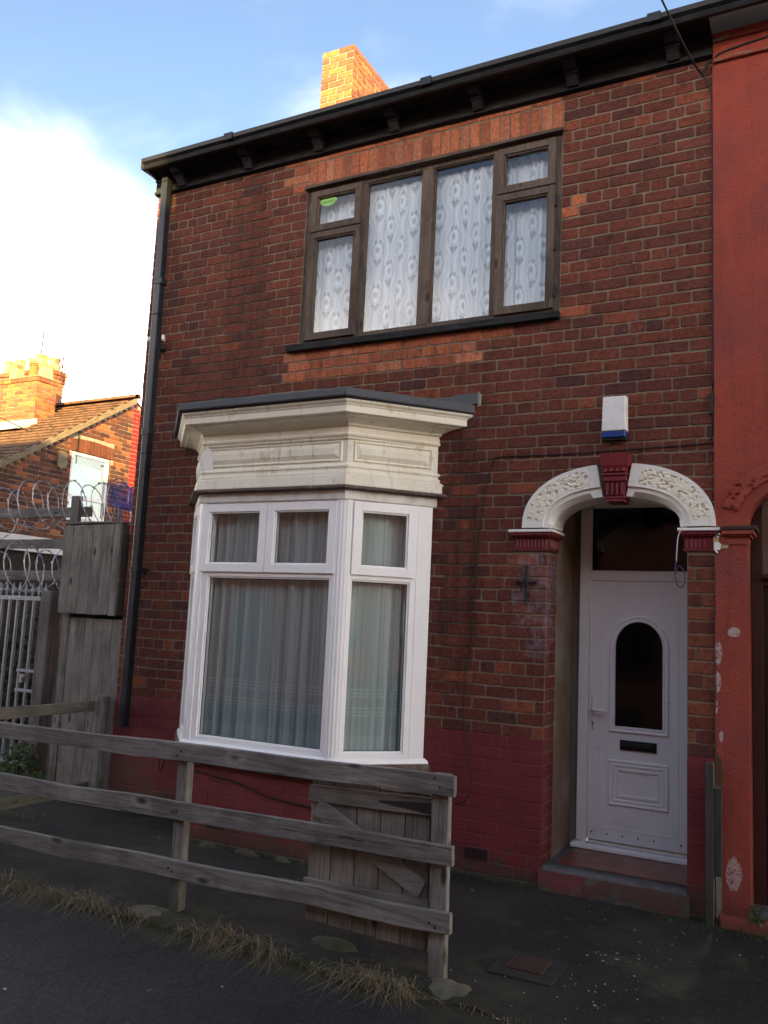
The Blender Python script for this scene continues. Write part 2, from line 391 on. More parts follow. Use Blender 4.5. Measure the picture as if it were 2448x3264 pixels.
def mk_asphalt(name, c0, c1, moss=0.0, speck=.5, wet=.75):
    m, g = material(name); n = g.noise(1.6, 5, .65); ag = g.voro(140); ag2 = g.noise(260, 3, .7)
    c = g.mix(g.smooth(n, .35, .68), c0, c1)
    cell = g.new('TexVoronoi'); cell.inputs['Scale'].default_value = .9; g.put(cell.inputs['Vector'], g.vadd(g.pos(), g.scale(S(g, g.nt.nodes.new('ShaderNodeNewGeometry').outputs['Position']), (.0, .0, 9.0)))); cc = g.xyz(S(g, cell.outputs['Color']))[0]
    c = g.mix(g.smooth(cc, .2, .9)*.45, c, g.mix(1.0, c, (1.9, 1.8, 1.6), 'MULTIPLY'))
    ce = g.voro(1.1, g.vadd(g.pos(), g.vec(g.noise(3, 3)*.25, g.noise(3.3, 3)*.25, 0.0)), 'DISTANCE_TO_EDGE')
    c = g.mix(g.smooth(ce, .012, .004)*.7, c, (.006, .006, .005))
    gr = g.voro(95); c = g.mix(g.smooth(gr, .28, .12)*g.smooth(g.noise(17, 3), .45, .62)*.8, c, tuple(k*3.4+.03 for k in c0))
    gz = g.noise(48, 4, .75); c = g.mix(1.0, c, g.mix(g.smooth(gz, .36, .66), (.45, .45, .45), (1.75, 1.72, 1.65)), 'MULTIPLY')
    c = g.mix(g.smooth(ag2, .58, .72)*speck, c, tuple(k*2.6+.02 for k in c0))
    c = g.mix(g.smooth(g.voro(60, None, 'F1', 0), .09, .05)*speck*g.smooth(g.noise(25, 2), .5, .6), c, (.15, .15, .15))
    if moss:
        c = g.mix(g.smooth(g.noise(2.3, 5, .7), .50, .70)*moss, c, (.048, .048, .024))
        c = g.mix(g.smooth(g.noise(.9, 4, .6), .48, .62)*moss*.7, c, (.036, .031, .024))
    x_, y_, z_ = g.xyz(); c = g.mix(g.smooth(g.m('ABSOLUTE', y_+1.90)+(g.noise(4, 5, .65)-.5)*.5, .20, .02)*.9, c, g.mix(g.noise(30, 3), (.050, .044, .022), (.024, .024, .012)))
    finish(g, c, wet, g.bump(ag*0.8+ag2*0.5+n*0.6, .7, .01), spec=.3); MT[name] = m
def mk_leaf(name, c0, c1, trans=.3):
    m, g = material(name); t = g.attr('tint')
    c = g.mix(1.0, t, g.mix(g.noise(14, 3), c0, c1), 'MULTIPLY')
    d = g.new('BsdfPrincipled'); g.put(d.inputs['Base Color'], c); d.inputs['Roughness'].default_value = .65
    tl = g.new('BsdfTranslucent'); g.put(tl.inputs[0], c); mx = g.new('MixShader'); mx.inputs[0].default_value = trans
    g.nt.links.new(d.outputs[0], mx.inputs[1]); g.nt.links.new(tl.outputs[0], mx.inputs[2]); g.nt.links.new(mx.outputs[0], g.out.inputs[0]); MT[name] = m
mk_brick(); mk_mortar()
mk_paint('red_paint', (.180, .031, .034), (.145, .027, .030), .55, (.12, .05, .035))
mk_paint('red_gloss', (.20, .026, .032), (.155, .025, .031), .45, None)
mk_paint('white_masonry', (.90, .87, .78), (.84, .82, .74), .7, None, .25)
mk_paint('cream_panel', (.86, .80, .62), (.88, .84, .70), .7, None, .25)
mk_render()
mk_wood('wood_rail', (.285, .268, .240), (.140, .130, .118), (.058, .056, .056), 'x', 1.0, .35)
mk_wood('wood_post', (.28, .262, .235), (.15, .138, .124), (.065, .062, .060), 'z', 1.0, .5)
mk_wood('wood_board', (.31, .285, .245), (.20, .18, .155), (.10, .09, .08), 'z', 1.0, .25)
mk_wood('wood_side', (.150, .135, .110), (.10, .09, .075), (.06, .055, .05), 'y', 1.0, .4)
mk_wood('wood_dark', (.085, .078, .068), (.055, .05, .046), (.035, .033, .03), 'z', 1.0, .5)
mk_wood('wood_frame', (.150, .112, .088), (.100, .075, .060), (.26, .22, .18), 'z', 1.4)
mk_wood('wood_frame_x', (.150, .112, .088), (.100, .075, .060), (.26, .22, .18), 'x', 1.4)
mk_wood('black_timber', (.030, .031, .034), (.020, .021, .023), (.085, .085, .08), 'x', 1.0)
mk_simple('black_gutter', (.012, .013, .016), .42, (.03, .03, .03), 8, .1)
mk_simple('pipe_black', (.017, .021, .027), .34, (.03, .032, .035), 6, .1, amt=.6)
mk_simple('pvc', (.93, .92, .90), .32, (.86, .85, .83), 5, .0, amt=.5)
mk_simple('pvc_grime', (.80, .79, .75), .5, (.58, .56, .50), 9, .1, amt=.8)
mk_simple('seal', (.02, .02, .02), .6)
mk_simple('door_white', (.92, .90, .88), .35, (.82, .80, .78), 4, .0, amt=.4)
mk_simple('dark_glass', (.004, .004, .005), .09, (.006, .006, .007), 3, .0, spec=.35)
mk_simple('brass_steel', (.62, .62, .62), .3, (.4, .4, .4), 40, .0, 1.0)
mk_simple('letter_black', (.012, .012, .014), .35)
mk_simple('alarm_white', (.82, .80, .76), .45, (.60, .58, .52), 14, .05, amt=.45)
mk_simple('alarm_blue', (.015, .05, .22), .25, (.01, .03, .14), 6)
mk_simple('iron_black', (.016, .015, .016), .6, (.04, .03, .025), 30, .3)
mk_simple('cable', (.014, .013, .013), .6)
mk_simple('cable_white', (.55, .56, .6), .5)
mk_simple('cable_blue', (.03, .045, .10), .5)
mk_simple('lead', (.10, .11, .125), .6, (.17, .18, .19), 12, .3)
mk_simple('step_concrete', (.105, .101, .095), .85, (.055, .053, .05), 14, .5, amt=.9)
mk_simple('quarry_tile', (.20, .062, .032), .32, (.14, .045, .027), 9, .15, amt=.9)
mk_simple('plaster', (.25, .16, .10), .9, (.34, .28, .22), 3.2, .3, amt=1.0)
mk_simple('plaster_grey', (.26, .235, .19), .9, (.18, .165, .14), 4, .3, amt=1.0)
mk_simple('sill_stone', (.085, .052, .042), .7, (.17, .14, .12), 13, .5, amt=.75)
mk_simple('vent_clay', (.10, .022, .026), .7, (.05, .03, .03), 20, .3)
mk_simple('void', (.004, .006, .006), 1.0)
mk_simple('galvanised', (.28, .31, .36), .42, (.22, .24, .28), 20, .1, .55, amt=.7)
mk_simple('razor', (.38, .40, .43), .4, (.2, .2, .2), 30, .0, .75, amt=.6)
mk_simple('room', (.24, .23, .22), .9)
mk_simple('net_blue', (.03, .12, .50), .6, (.02, .06, .3), 30)
mk_simple('sticker_green', (.30, .62, .14), .5, (.36, .68, .20), 6)
mk_simple('ink', (.04, .09, .05), .6)
mk_simple('buff_pot', (.56, .42, .20), .85, (.30, .22, .12), 5, .3, amt=.9)
mk_simple('clay_pot', (.48, .15, .05), .85, (.3, .10, .04), 6, .3)
mk_simple('roof_tile', (.17, .092, .052), .9, (.06, .04, .03), 7, .5, amt=1.0)
mk_simple('verge_mortar', (.25, .20, .13), .95, (.15, .12, .08), 9, .6, amt=.9)
mk_simple('slate', (.06, .062, .07), .6, (.09, .09, .095), 6, .3)
mk_simple('white_board', (.66, .66, .64), .6, (.55, .55, .52), 3)
mk_simple('old_concrete', (.125, .113, .075), .92, (.06, .058, .034), 9, .8, amt=1.0)
mk_simple('mossy_stone', (.042, .042, .022), .95, (.08, .07, .055), 12, .9, amt=.8)
mk_simple('chip', (.45, .44, .42), .8)
mk_simple('rust_iron', (.060, .032, .024), .75, (.03, .02, .018), 40, .6, .2)
mk_simple('brown_door', (.030, .014, .010), .4, (.05, .02, .014), 14, .1)
mk_simple('brown_frame', (.055, .020, .013), .5, (.08, .03, .018), 16, .2)
mk_simple('cement', (.30, .26, .19), .95, (.42, .40, .34), 9, .6, amt=.9)
mk_simple('red_wall', (.36, .035, .030), .7, (.25, .03, .03), 5, .3)
mk_simple('felt', (.115, .125, .135), .95, (.06, .065, .07), 160, .9, amt=.9)
mk_simple('deep_shade', (.02, .018, .014), .95, (.035, .03, .022), 10, .9)
mk_glass(); mk_glass('glass_dark', (.93, .96, .95), 1.15); mk_lace(); mk_voile()
mk_asphalt('asphalt', (.0120, .0128, .0155), (.009, .0095, .0115), 0.0, .55)
mk_asphalt('yard', (.0175, .016, .0145), (.010, .0095, .009), .9, .55)
mk_leaf('straw', (.27, .215, .13), (.17, .14, .085)); mk_leaf('leaf', (.045, .085, .02), (.07, .12, .03))
# plain brick pattern for walls nobody sees closely (side and rear of the houses, the row across the street)
def mk_brickwall(name, c0, c1, cm, rot=False):
    m, g = material(name); x, y, z = g.xyz(); n = g.new('TexBrick')
    g.put(n.inputs['Vector'], g.vec(x+y, z, 0.0)); n.inputs['Scale'].default_value = 1.0
    for k, v in (('Color1', c0), ('Color2', c1), ('Mortar', cm)): n.inputs[k].default_value = (*v, 1)
    n.inputs['Brick Width'].default_value = .2246; n.inputs['Row Height'].default_value = .0842; n.inputs['Mortar Size'].default_value = .006
    c = g.mix(1.0, S(g, n.outputs[0]), g.mix(g.noise(8, 5), (.5, .5, .5), (1.3, 1.3, 1.3)), 'MULTIPLY')
    finish(g, c, .9, g.bump(S(g, n.outputs[1])*-1.0, .5, .006), spec=.2); MT[name] = m
mk_brickwall('brick_wall', (.19, .055, .036), (.12, .04, .03), (.28, .22, .16))
mk_brickwall('brick_wall_across', (.26, .085, .05), (.2, .07, .045), (.28, .22, .16))

mk_simple('cover_surround', (.021, .021, .017), .9, (.014, .014, .012), 12, .6, amt=.9)

mk_wood('wood_board_x', (.27, .25, .22), (.17, .155, .135), (.085, .078, .07), 'x', 1.0, .25)
def mk_peeled():
    m, g = material('peeled'); n = g.noise(7, 5, .65, g.scale(g.pos(), (1, 4, 4)))
    c = g.mix(g.smooth(n, .47, .52), (.30, .06, .04), g.mix(g.noise(60, 3), (.30, .22, .17), (.16, .11, .08)))
    finish(g, c, .85, g.bump(n, .5, .006), spec=.2); MT['peeled'] = m
mk_peeled()

mk_paint('step_red', (.165, .036, .036), (.11, .032, .030), .7, (.10, .09, .075))
def mk_door():
    m, g = material('door_white'); n = g.noise(4, 5, .6)
    c = g.mix(g.smooth(n, .4, .75)*.5, (.92, .90, .88), (.80, .78, .75))
    c = g.mix(g.smooth(g.noise(1.0, 4, .6, g.scale(g.pos(), (6, 6, 30))), .64, .70)*.35, c, (.55, .53, .50))
    c = g.mix(g.smooth(g.noise(45, 4, .7), .67, .72)*.55, c, (.30, .28, .26))
    x, y, z = g.xyz(); c = g.mix(g.smooth(z+g.noise(7, 4)*.3, .62, .28)*.35, c, (.45, .42, .38))
    finish(g, c, .36, g.bump(g.noise(9, 3), .05, .004), spec=.4); MT['door_white'] = m
mk_door()

# ------------------------------------------------------------------ ground
g0 = MB(); g0.add([(-150, -150, -.05), (150, -150, -.05), (150, 150, -.05), (-150, 150, -.05)], [(0, 1, 2, 3)])
kind(g0.build('ground', MT['asphalt'], fix=False), 'structure')
def terrain(name, mat, x0, x1, y0, y1, zf, step, edge=None):
    mb = MB(); nx, ny = int((x1-x0)/step), int((y1-y0)/step)
    for j in range(ny+1):
        for i in range(nx+1):
            x = x0+(x1-x0)*i/nx; y = y0+(y1-y0)*j/ny
            if edge and j == 0: y += edge(x)
            mb.v.append((x, y, zf(x, y)))
    for j in range(ny):
        for i in range(nx):
            a = j*(nx+1)+i; mb.f.append((a, a+1, a+nx+2, a+nx+1)); mb.t.append((1, 1, 1))
    return kind(mb.build(name, mat, fix=False, smooth=True), 'structure')
nz = lambda x, y, s, a: noise.noise(Vector((x*s, y*s, 3.1)))*a
EDGE = lambda x: nz(x, 0, 1.3, .07)+nz(x, 4, 5, .025)
def yard_z(x, y):
    z = .004+nz(x, y, 1.7, .010)+nz(x, y, 6, .004)
    e = y-(-1.86)
    if e < .1: z -= .045*(1-max(e, 0)/.1)
    return z
terrain('yard', MT['yard'], -7, 12, -1.86, 1.2, yard_z, .06, EDGE)
terrain('pavement', MT['asphalt'], -8, 13, -9, -1.70, lambda x, y: -.03+nz(x, y, 1.1, .010)+nz(x, y, 5, .003), .10)

# ------------------------------------------------------------------ the brick house
house = thing('brick_house', 'two-storey red-brown brick terraced house with bay window and white door', 'house', (2.5, 0, 0))
TF = lambda u, z, d: (u, d, z)                                # facade plane: u to the right, d into the wall
CH, Z0 = .0842, .965
AX, SPR = 4.36, 2.395                                         # doorway centre, springing height
HEAD = {5, 11, 17, 23, 27, 33, 39, 45, 51}
def sup(a, b, t, n=2.25):                                     # basket-shaped arch curve
    c, s = math.cos(t), math.sin(t); return a*math.copysign(abs(c)**(2/n), c), b*abs(s)**(2/n)
def arch_half(z, a=.62, b=.415, n=2.25):
    k = (z-SPR)/b
    return a*(1-k**n)**(1/n) if 0 <= k < 1 else (a if k < 0 else 0)
BR = [(.165, .052, .034), (.155, .049, .033), (.17, .051, .033), (.14, .046, .033), (.135, .044, .033), (.18, .054, .033), (.16, .052, .037)]
DK = [(.105, .041, .034), (.11, .040, .033), (.095, .038, .034), (.12, .042, .033)]
OR = [(.44, .145, .072), (.47, .155, .075), (.41, .13, .068), (.50, .19, .11), (.37, .115, .062)]
PURP = [(.19, .026, .036), (.205, .026, .037), (.175, .024, .034)]
def tint_front(u, z):
    return tuple(c*k_ for c, k_ in zip(tint_raw(u, z), (.95, .90, .84)))
def tint_raw(u, z):
    if z < Z0: return jit(R.choice(PURP), .07)
    new = (z > 5.36 and 1.52 < u < 3.96) or (3.70 < z < 3.955 and 1.60 < u < 3.62-(.35 if z < 3.86 else 0) and (z > 3.78 or u < 3.4)) \
        or (3.93 < u < 4.09 and 3.95 < z < 5.3 and R.random() < .32)
    if new: return jit(R.choice(OR), .12)
    x = R.random()
    if u > 3.85 and z < 2.2 and R.random() < .25: return jit((.24, .08, .045), .2)
    if x < .13: return jit(R.choice(DK), .12)
    if x < .16: return jit((.25, .076, .044), .12)
    return jit(R.choice(BR), .10)
W = Wall()
def front_ivs(z0, z1, painted=False):
    zc = (z0+z1)/2; iv = [(0.0, 4.985)]
    if zc < 3.29: iv = cut(iv, .80, 2.985)
    if 3.955 < z1-.02 and z0+.02 < 5.365: iv = cut(iv, 1.715, 3.945)
    if zc > 5.365 and zc < 5.592: iv = cut(iv, 1.725, 3.948)
    if zc < SPR: iv = cut(iv, 3.901, 4.818)
    elif zc < 2.80: h = arch_half(zc)-.03; iv = cut(iv, AX-h, AX+h)
    if 2.245 < zc < 2.40: iv = cut(iv, 3.66, 5.2)
    return iv
for i in range(-12, 56):
    z0, z1 = Z0+i*CH, min(Z0+(i+1)*CH, 5.640)
    if z1-z0 < .03: continue
    hd = i in HEAD or (i < 0 and (i+1) % 6 == 0)
    off = (R.uniform(-.012, .012) if not hd else 0)+(.1123 if i % 2 else 0)*(0 if hd else 1)
    if hd: off = .056
    for iv in front_ivs(z0, z1):
        W.course(z0, z1, [iv], TF, tint_front, hd, off+(0 if iv[0] < 3 else .03), joint=.011 if i >= 0 else .005, chip=.006 if i >= 0 else .004, hidden=(z0 < 0.0), mat=None if i >= 0 else (MT['red_paint'] if i > -12 else MT['mossy_stone']), **({'lift': .010} if i == -12 else {}))
# soldier course over the upper window, its brick-on-edge heads
n = 27
for k in range(n):
    a = 1.725+(3.948-1.725)*k/n; b = 1.725+(3.948-1.725)*(k+1)/n
    W.put(a+.005, b-.005+R.uniform(-.002, .002), 5.372, 5.583, TF, tuple(c*.9 for c in jit(R.choice(OR), .18)), chip=.006)
# bay base walls
def plan(o): return [(.745-1.414*o, 0.0), (1.235-.414*o, -.5-o), (2.55+.414*o, -.5-o), (3.04+1.414*o, 0.0)]
def seg(o, k):
    P = plan(o); a, b = Vector((*P[k], 0)), Vector((*P[k+1], 0)); d = (b-a); L = d.length; d = d/L; nn = Vector((d.y, -d.x, 0))
    return (lambda u, z, dep: tuple(a+d*u-nn*dep+Vector((0, 0, z)))), L
for k in range(3):
    T, L = seg(-.03, k)
    for i in range(-12, -4):
        z0, z1 = Z0+i*CH, min(Z0+(i+1)*CH, .60)
        if z1-z0 > .03: W.course(z0, z1, [(0.0, L)], T, tint_front, (i+1) % 6 == 0, .1123*(i % 2), joint=.007, chip=.004, hidden=(k == 0), mat=MT['red_paint'] if i > -12 else MT['mossy_stone'], **({'lift': .014} if i == -12 else {}))
# return face of the pier beside the door
TP = lambda u, z, d: (3.901-d, u, z)
def tint_ret(u, z): return jit((.15, .030, .030), .15) if R.random() < .7 else jit((.12, .045, .035), .1)
for i in range(-10, 15):
    z0, z1 = Z0+i*CH, Z0+(i+1)*CH
    W.course(z0, min(z1, 2.25), [(.004, .235)] if i % 2 else [(.004, .11), (.118, .235)], TP, tint_ret, False, .9, joint=.008)
W.build(house, MT['brick'], 240)

# mortar body of the wall (joints show it 8 mm back), painted below the plinth line
def hole(u, z):
    if .80 < u < 2.985 and z < 3.29: return True
    if 1.715 < u < 3.945 and 3.955 < z < 5.365: return True
    return 3.901 < u < 4.818 and z < SPR
us = [0.006, .80, 1.715, 2.985, 3.66, 3.901, 3.945, 4.818, 4.985]; zs = [Z0, SPR, 3.29, 3.955, 5.365, 5.66]
mo = MB()
def inside_m(u, z): return hole(u, z) or (3.901 < u < 4.818 and SPR < z < 3.29)
gridwall(mo, us, zs, inside_m, TF, .0055)
N = 24; inn = [(AX+x, SPR+z) for x, z in (sup(.4585, .255, math.pi*(1-k/N)) for k in range(N+1))]
for (a, za), (b, zb) in zip(inn, inn[1:]): mo.add([TF(a, za, .0055), TF(b, zb, .0055), TF(b, 3.29, .0055), TF(a, 3.29, .0055)], [(0, 1, 2, 3)])
def reveal(mb, u0, u1, z0, z1, d):
    for a, b in (((u0, z0), (u1, z0)), ((u1, z0), (u1, z1)), ((u1, z1), (u0, z1)), ((u0, z1), (u0, z0))):
        mb.add([TF(*a, .0055), TF(*b, .0055), TF(*b, d), TF(*a, d)], [(0, 1, 2, 3)])
reveal(mo, 1.715, 3.945, 3.955, 5.365, .30)
mo.add([(3.8955, .008, Z0), (3.8955, .24, Z0), (3.8955, .24, SPR), (3.8955, .008, SPR)], [(0, 1, 2, 3)])
mo.add([(4.818, .008, 0), (4.818, .72, 0), (4.818, .72, SPR+.02), (4.818, .008, SPR+.02)], [(0, 1, 2, 3)])
mo.build('mortar_wall', MT['mortar'], house, fix=False)
pl = MB()
gridwall(pl, [.006, .80], [-.1, Z0], hole, TF, .0022); pl.build('painted_plinth', MT['red_paint'], house, fix=False); pl = MB()
P_ = plan(-.0325); pl.rings([[(x, y, -.1) for x, y in P_], [(x, y, .6) for x, y in P_]], closed=False); pl.build('painted_bay_base', MT['red_paint'], house, fix=False); pl = MB()
gridwall(pl, [4.818, 4.985], [-.1, Z0], hole, TF, .0022); pl.build('painted_plinth', MT['red_paint'], house, fix=False); pl = MB()
gridwall(pl, [2.985, 3.901], [-.1, Z0], hole, TF, .0022)
pl.build('painted_plinth', MT['red_paint'], house, fix=False)
pl = MB(); pl.add([(3.899, .004, -.1), (3.899, .24, -.1), (3.899, .24, Z0), (3.899, .004, Z0)], [(0, 1, 2, 3)])
pl.build('painted_return', MT['red_paint'], house, fix=False)

# unseen shell: side, rear, floors, rooms, roof
sh = MB()
sh.add([(0.004, .02, -.1), (0.004, 8, -.1), (.004, 8, 5.75), (.004, 4, 8.45), (.004, .02, 5.75)], [(0, 1, 2, 3, 4)])
sh.add([(.004, 8, -.1), (4.98, 8, -.1), (4.98, 8, 5.75), (.004, 8, 5.75)], [(0, 1, 2, 3)])
sh.build('side_wall', MT['brick_wall'], house, fix=False)
rm = MB()
def room(x0, x1, y0, y1, z0, z1):
    q = [(x0, y0, z0), (x1, y0, z0), (x1, y1, z0), (x0, y1, z0), (x0, y0, z1), (x1, y0, z1), (x1, y1, z1), (x0, y1, z1)]
    rm.add(q, [(0, 1, 2, 3), (4, 5, 6, 7), (3, 2, 6, 7), (0, 3, 7, 4), (1, 2, 6, 5)])
room(.25, 4.7, .26, 3.6, 3.2, 5.5); room(.25, 3.45, .27, 3.8, .25, 3.1)
for (x0, x1, z0, z1, ux0, ux1, uz0, uz1) in ((.25, 4.7, 3.2, 5.5, 1.715, 3.945, 3.955, 5.365), (.25, 3.45, .25, 3.1, .80, 2.985, .60, 2.9)):
    yy = .262 if z0 > 3 else .272
    gridwall(rm, [x0, ux0, ux1, x1], [z0, uz0, uz1, z1], lambda u, z: ux0 < u < ux1 and uz0 < z < uz1, TF, yy)
rm.build('room_lining', MT['room'], house, fix=False)
rf = MB(); rows = 26
for k in range(rows):
    a0, a1 = k/rows, (k+1.25)/rows
    y0, z0_, y1, z1_ = -.22+4.22*a0, 5.80+2.72*a0, -.22+4.22*min(a1, 1), 5.80+2.72*min(a1, 1)
    rf.add([(-.06, y0, z0_+.02), (8.6, y0, z0_+.02), (8.6, y1, z1_), (-.06, y1, z1_)], [(0, 1, 2, 3)])
rf.add([(-.06, 4, 8.52), (8.6, 4, 8.52), (8.6, 8.3, 5.8), (-.06, 8.3, 5.8)], [(0, 1, 2, 3)])
roof = rf.build('roof', MT['slate'], house, fix=False)

# eaves: black painted board, mouldings, brackets, box gutter with its return at the corner
ev = MB()
ev.box(-.015, 4.985, -.022, .10, 5.635, 5.80); ev.box(-.015, 4.985, -.040, -.022, 5.640, 5.668)
ev.build('fascia_board', MT['black_timber'], house, bevel=.004)
so = MB(); so.box(-.012, 4.985, -.235, .1, 5.795, 5.812); so.build('soffit', MT['black_timber'], house)
fb = MB(); fb.box(-.02, 4.985, -.034, -.0225, 5.765, 5.7945); fb.build('bed_moulding', MT['black_timber'], house, bevel=.005)
gu = MB(); prof = [(-.235, 5.775), (-.225, 5.765), (-.262, 5.768), (-.275, 5.79), (-.268, 5.808), (-.292, 5.828), (-.298, 5.856), (-.284, 5.872), (-.262, 5.868), (-.150, 5.80), (-.235, 5.80)]
gp = [(-.232, 5.772), (-.262, 5.772), (-.272, 5.792), (-.264, 5.812), (-.288, 5.830), (-.295, 5.862), (-.272, 5.870), (-.235, 5.866)]
gu.rings([[(x, a, b) for a, b in gp] for x in (.035, .6, 1.5, 2.4, 3.2, 4.1, 5.0, 6.2, 8.6)])
gu.rings([[(.035, -.29, 5.775), (.035, -.29, 5.865), (.06, -.25, 5.865), (.06, -.25, 5.775)], [(-.014, -.03, 5.79), (-.014, -.03, 5.83), (.01, -.03, 5.83), (.01, -.03, 5.79)]])
for x in (1.0, 2.9, 4.6): gu.box(x, x+.09, -.300, -.23, 5.815, 5.876)
gu.build('gutter', MT['black_gutter'], house)
for x in (.335, 1.108, 1.845, 2.565, 3.290, 4.030, 4.735):
    br = MB(); w = .085
    P = [(-.022, 5.655), (-.060, 5.655), (-.085, 5.690), (-.105, 5.715), (-.112, 5.735), (-.150, 5.735), (-.180, 5.750), (-.200, 5.775), (-.205, 5.7945), (-.022, 5.7945)]
    br.prism(P, lambda a, b, d: (d, a, b), x-w/2, x+w/2)
    br.box(x-w/2-.006, x+w/2+.006, -.118, -.022, 5.718, 5.732)
    br.build('eaves_bracket', MT['black_timber'], house, bevel=.003)

# chimney: a stack of real bricks on a mortar core
CHX0, CHX1, CHY0, CHY1, CHZ0, CHZ1 = .27, .715, 2.25, 4.05, 7.0, 8.56
ch = MB(); ch.box(CHX0+.008, CHX1-.008, CHY0+.008, CHY1-.008, 6.6, CHZ1-.01)
chim = ch.build('chimney', MT['cement'], house)
CW = Wall(); k = 0; z = CHZ1
ct = lambda u, z: jit(R.choice([(.42, .15, .062), (.36, .13, .06), (.46, .19, .07), (.32, .11, .06), (.22, .09, .055)]), .15)
while z > 7.05:
    z0 = z-CH
    CW.course(z0, z, [(CHX0, CHX1)], lambda u, zz, d: (u, CHY0+d, zz), ct, False, CHX0+.1123*(k % 2), joint=.011)
    CW.course(z0, z, [(CHY0+.002, CHY1)], lambda u, zz, d: (CHX1-d, u, zz), ct, k % 4 == 3, CHY0+.1123*((k+1) % 2), joint=.011)
    z = z0; k += 1
CW.build(chim, MT['brick'], 130)

# ------------------------------------------------------------------ upper window
uw = MB(); D0, D1 = .020, .090
uw.box(1.716, 1.776, D0, D1, 3.956, 5.364); uw.box(3.884, 3.944, D0, D1, 3.956, 5.364)
uw.box(1.776, 3.884, D0+.001, D1, 5.305, 5.363); uw.box(1.776, 3.884, D0+.001, D1, 3.957, 4.012)
uw.box(2.235, 2.288, D0+.002, D1, 4.012, 5.305); uw.box(2.802, 2.900, D0-.003, D1, 4.012, 5.305); uw.box(3.405, 3.458, D0+.002, D1, 4.012, 5.305)
uw.box(1.776, 2.235, D0+.003, D1, 4.925, 4.975); uw.box(3.458, 3.884, D0+.003, D1, 4.925, 4.975)
upw = uw.build('window_frame', MT['wood_frame'], house, bevel=.003)
boxo('window_head_board', MT['wood_frame_x'], upw, 1.70, 3.955, -.032, .03, 5.345, 5.372, .003)
boxo('window_sill', MT['black_timber'], upw, 1.625, 3.955, -.055, .04, 3.905, 3.957, .004)
def sash(x0, x1, z0, z1, w, y0, y1, mat, parent, name='sash', T=None):
    s = MB(); T = T or (lambda u, z, d: (u, d, z)); Q = lambda a, b, c: T(a, c, b)
    s.box(x0, x0+w, y0, y1, z0, z1, Q); s.box(x1-w, x1, y0, y1, z0, z1, Q)
    s.box(x0+w, x1-w, y0+.0005, y1, z1-w, z1, Q); s.box(x0+w, x1-w, y0+.0005, y1, z0, z0+w, Q)
    b = w+.012                                                # inner glazing bead, set back
    s.box(x0+w, x0+b, y0+.012, y1, z0+w, z1-w, Q); s.box(x1-b, x1-w, y0+.012, y1, z0+w, z1-w, Q)
    s.box(x0+b, x1-b, y0+.012, y1, z1-b, z1-w, Q); s.box(x0+b, x1-b, y0+.012, y1, z0+w, z0+b, Q)
    return s.build(name, mat, parent, bevel=.0025)
def pane(x0, x1, z0, z1, y, mat, parent, T=None):
    T = T or (lambda u, z, d: (u, d, z)); s = MB(); s.box(x0, x1, y, y+.004, z0, z1, lambda a, b, c: T(a, c, b)); return s.build('pane', mat, parent)
for x0, x1, z0, z1, w in ((1.765, 2.250, 4.955, 5.318, .052), (1.765, 2.250, 4.000, 4.945, .052), (3.443, 3.897, 4.955, 5.318, .052), (3.443, 3.897, 4.000, 4.945, .052)):
    s_ = sash(x0, x1, z0, z1, w, -.004, .05, MT['wood_frame'], upw)
    pane(x0+w, x1-w, z0+w, z1-w, .028, MT['glass'], upw)
for x0, x1 in ((2.288, 2.802), (2.900, 3.405)):
    bd = MB()
    for q in ((x0, x0+.010, 4.012, 5.305), (x1-.010, x1, 4.012, 5.305), (x0+.01, x1-.01, 5.295, 5.305), (x0+.01, x1-.01, 4.012, 4.022)): bd.box(q[0], q[1], D0+.012, .07, q[2], q[3])
    bd.build('glazing_bead', MT['wood_frame'], upw)
    pane(x0+.008, x1-.008, 4.018, 5.299, .05, MT['glass'], upw)
for z in (4.13, 4.48, 4.82):
    boxo('hinge', MT['iron_black'], upw, 3.898, 3.912, -.010, .012, z-.045, z+.045, .002)
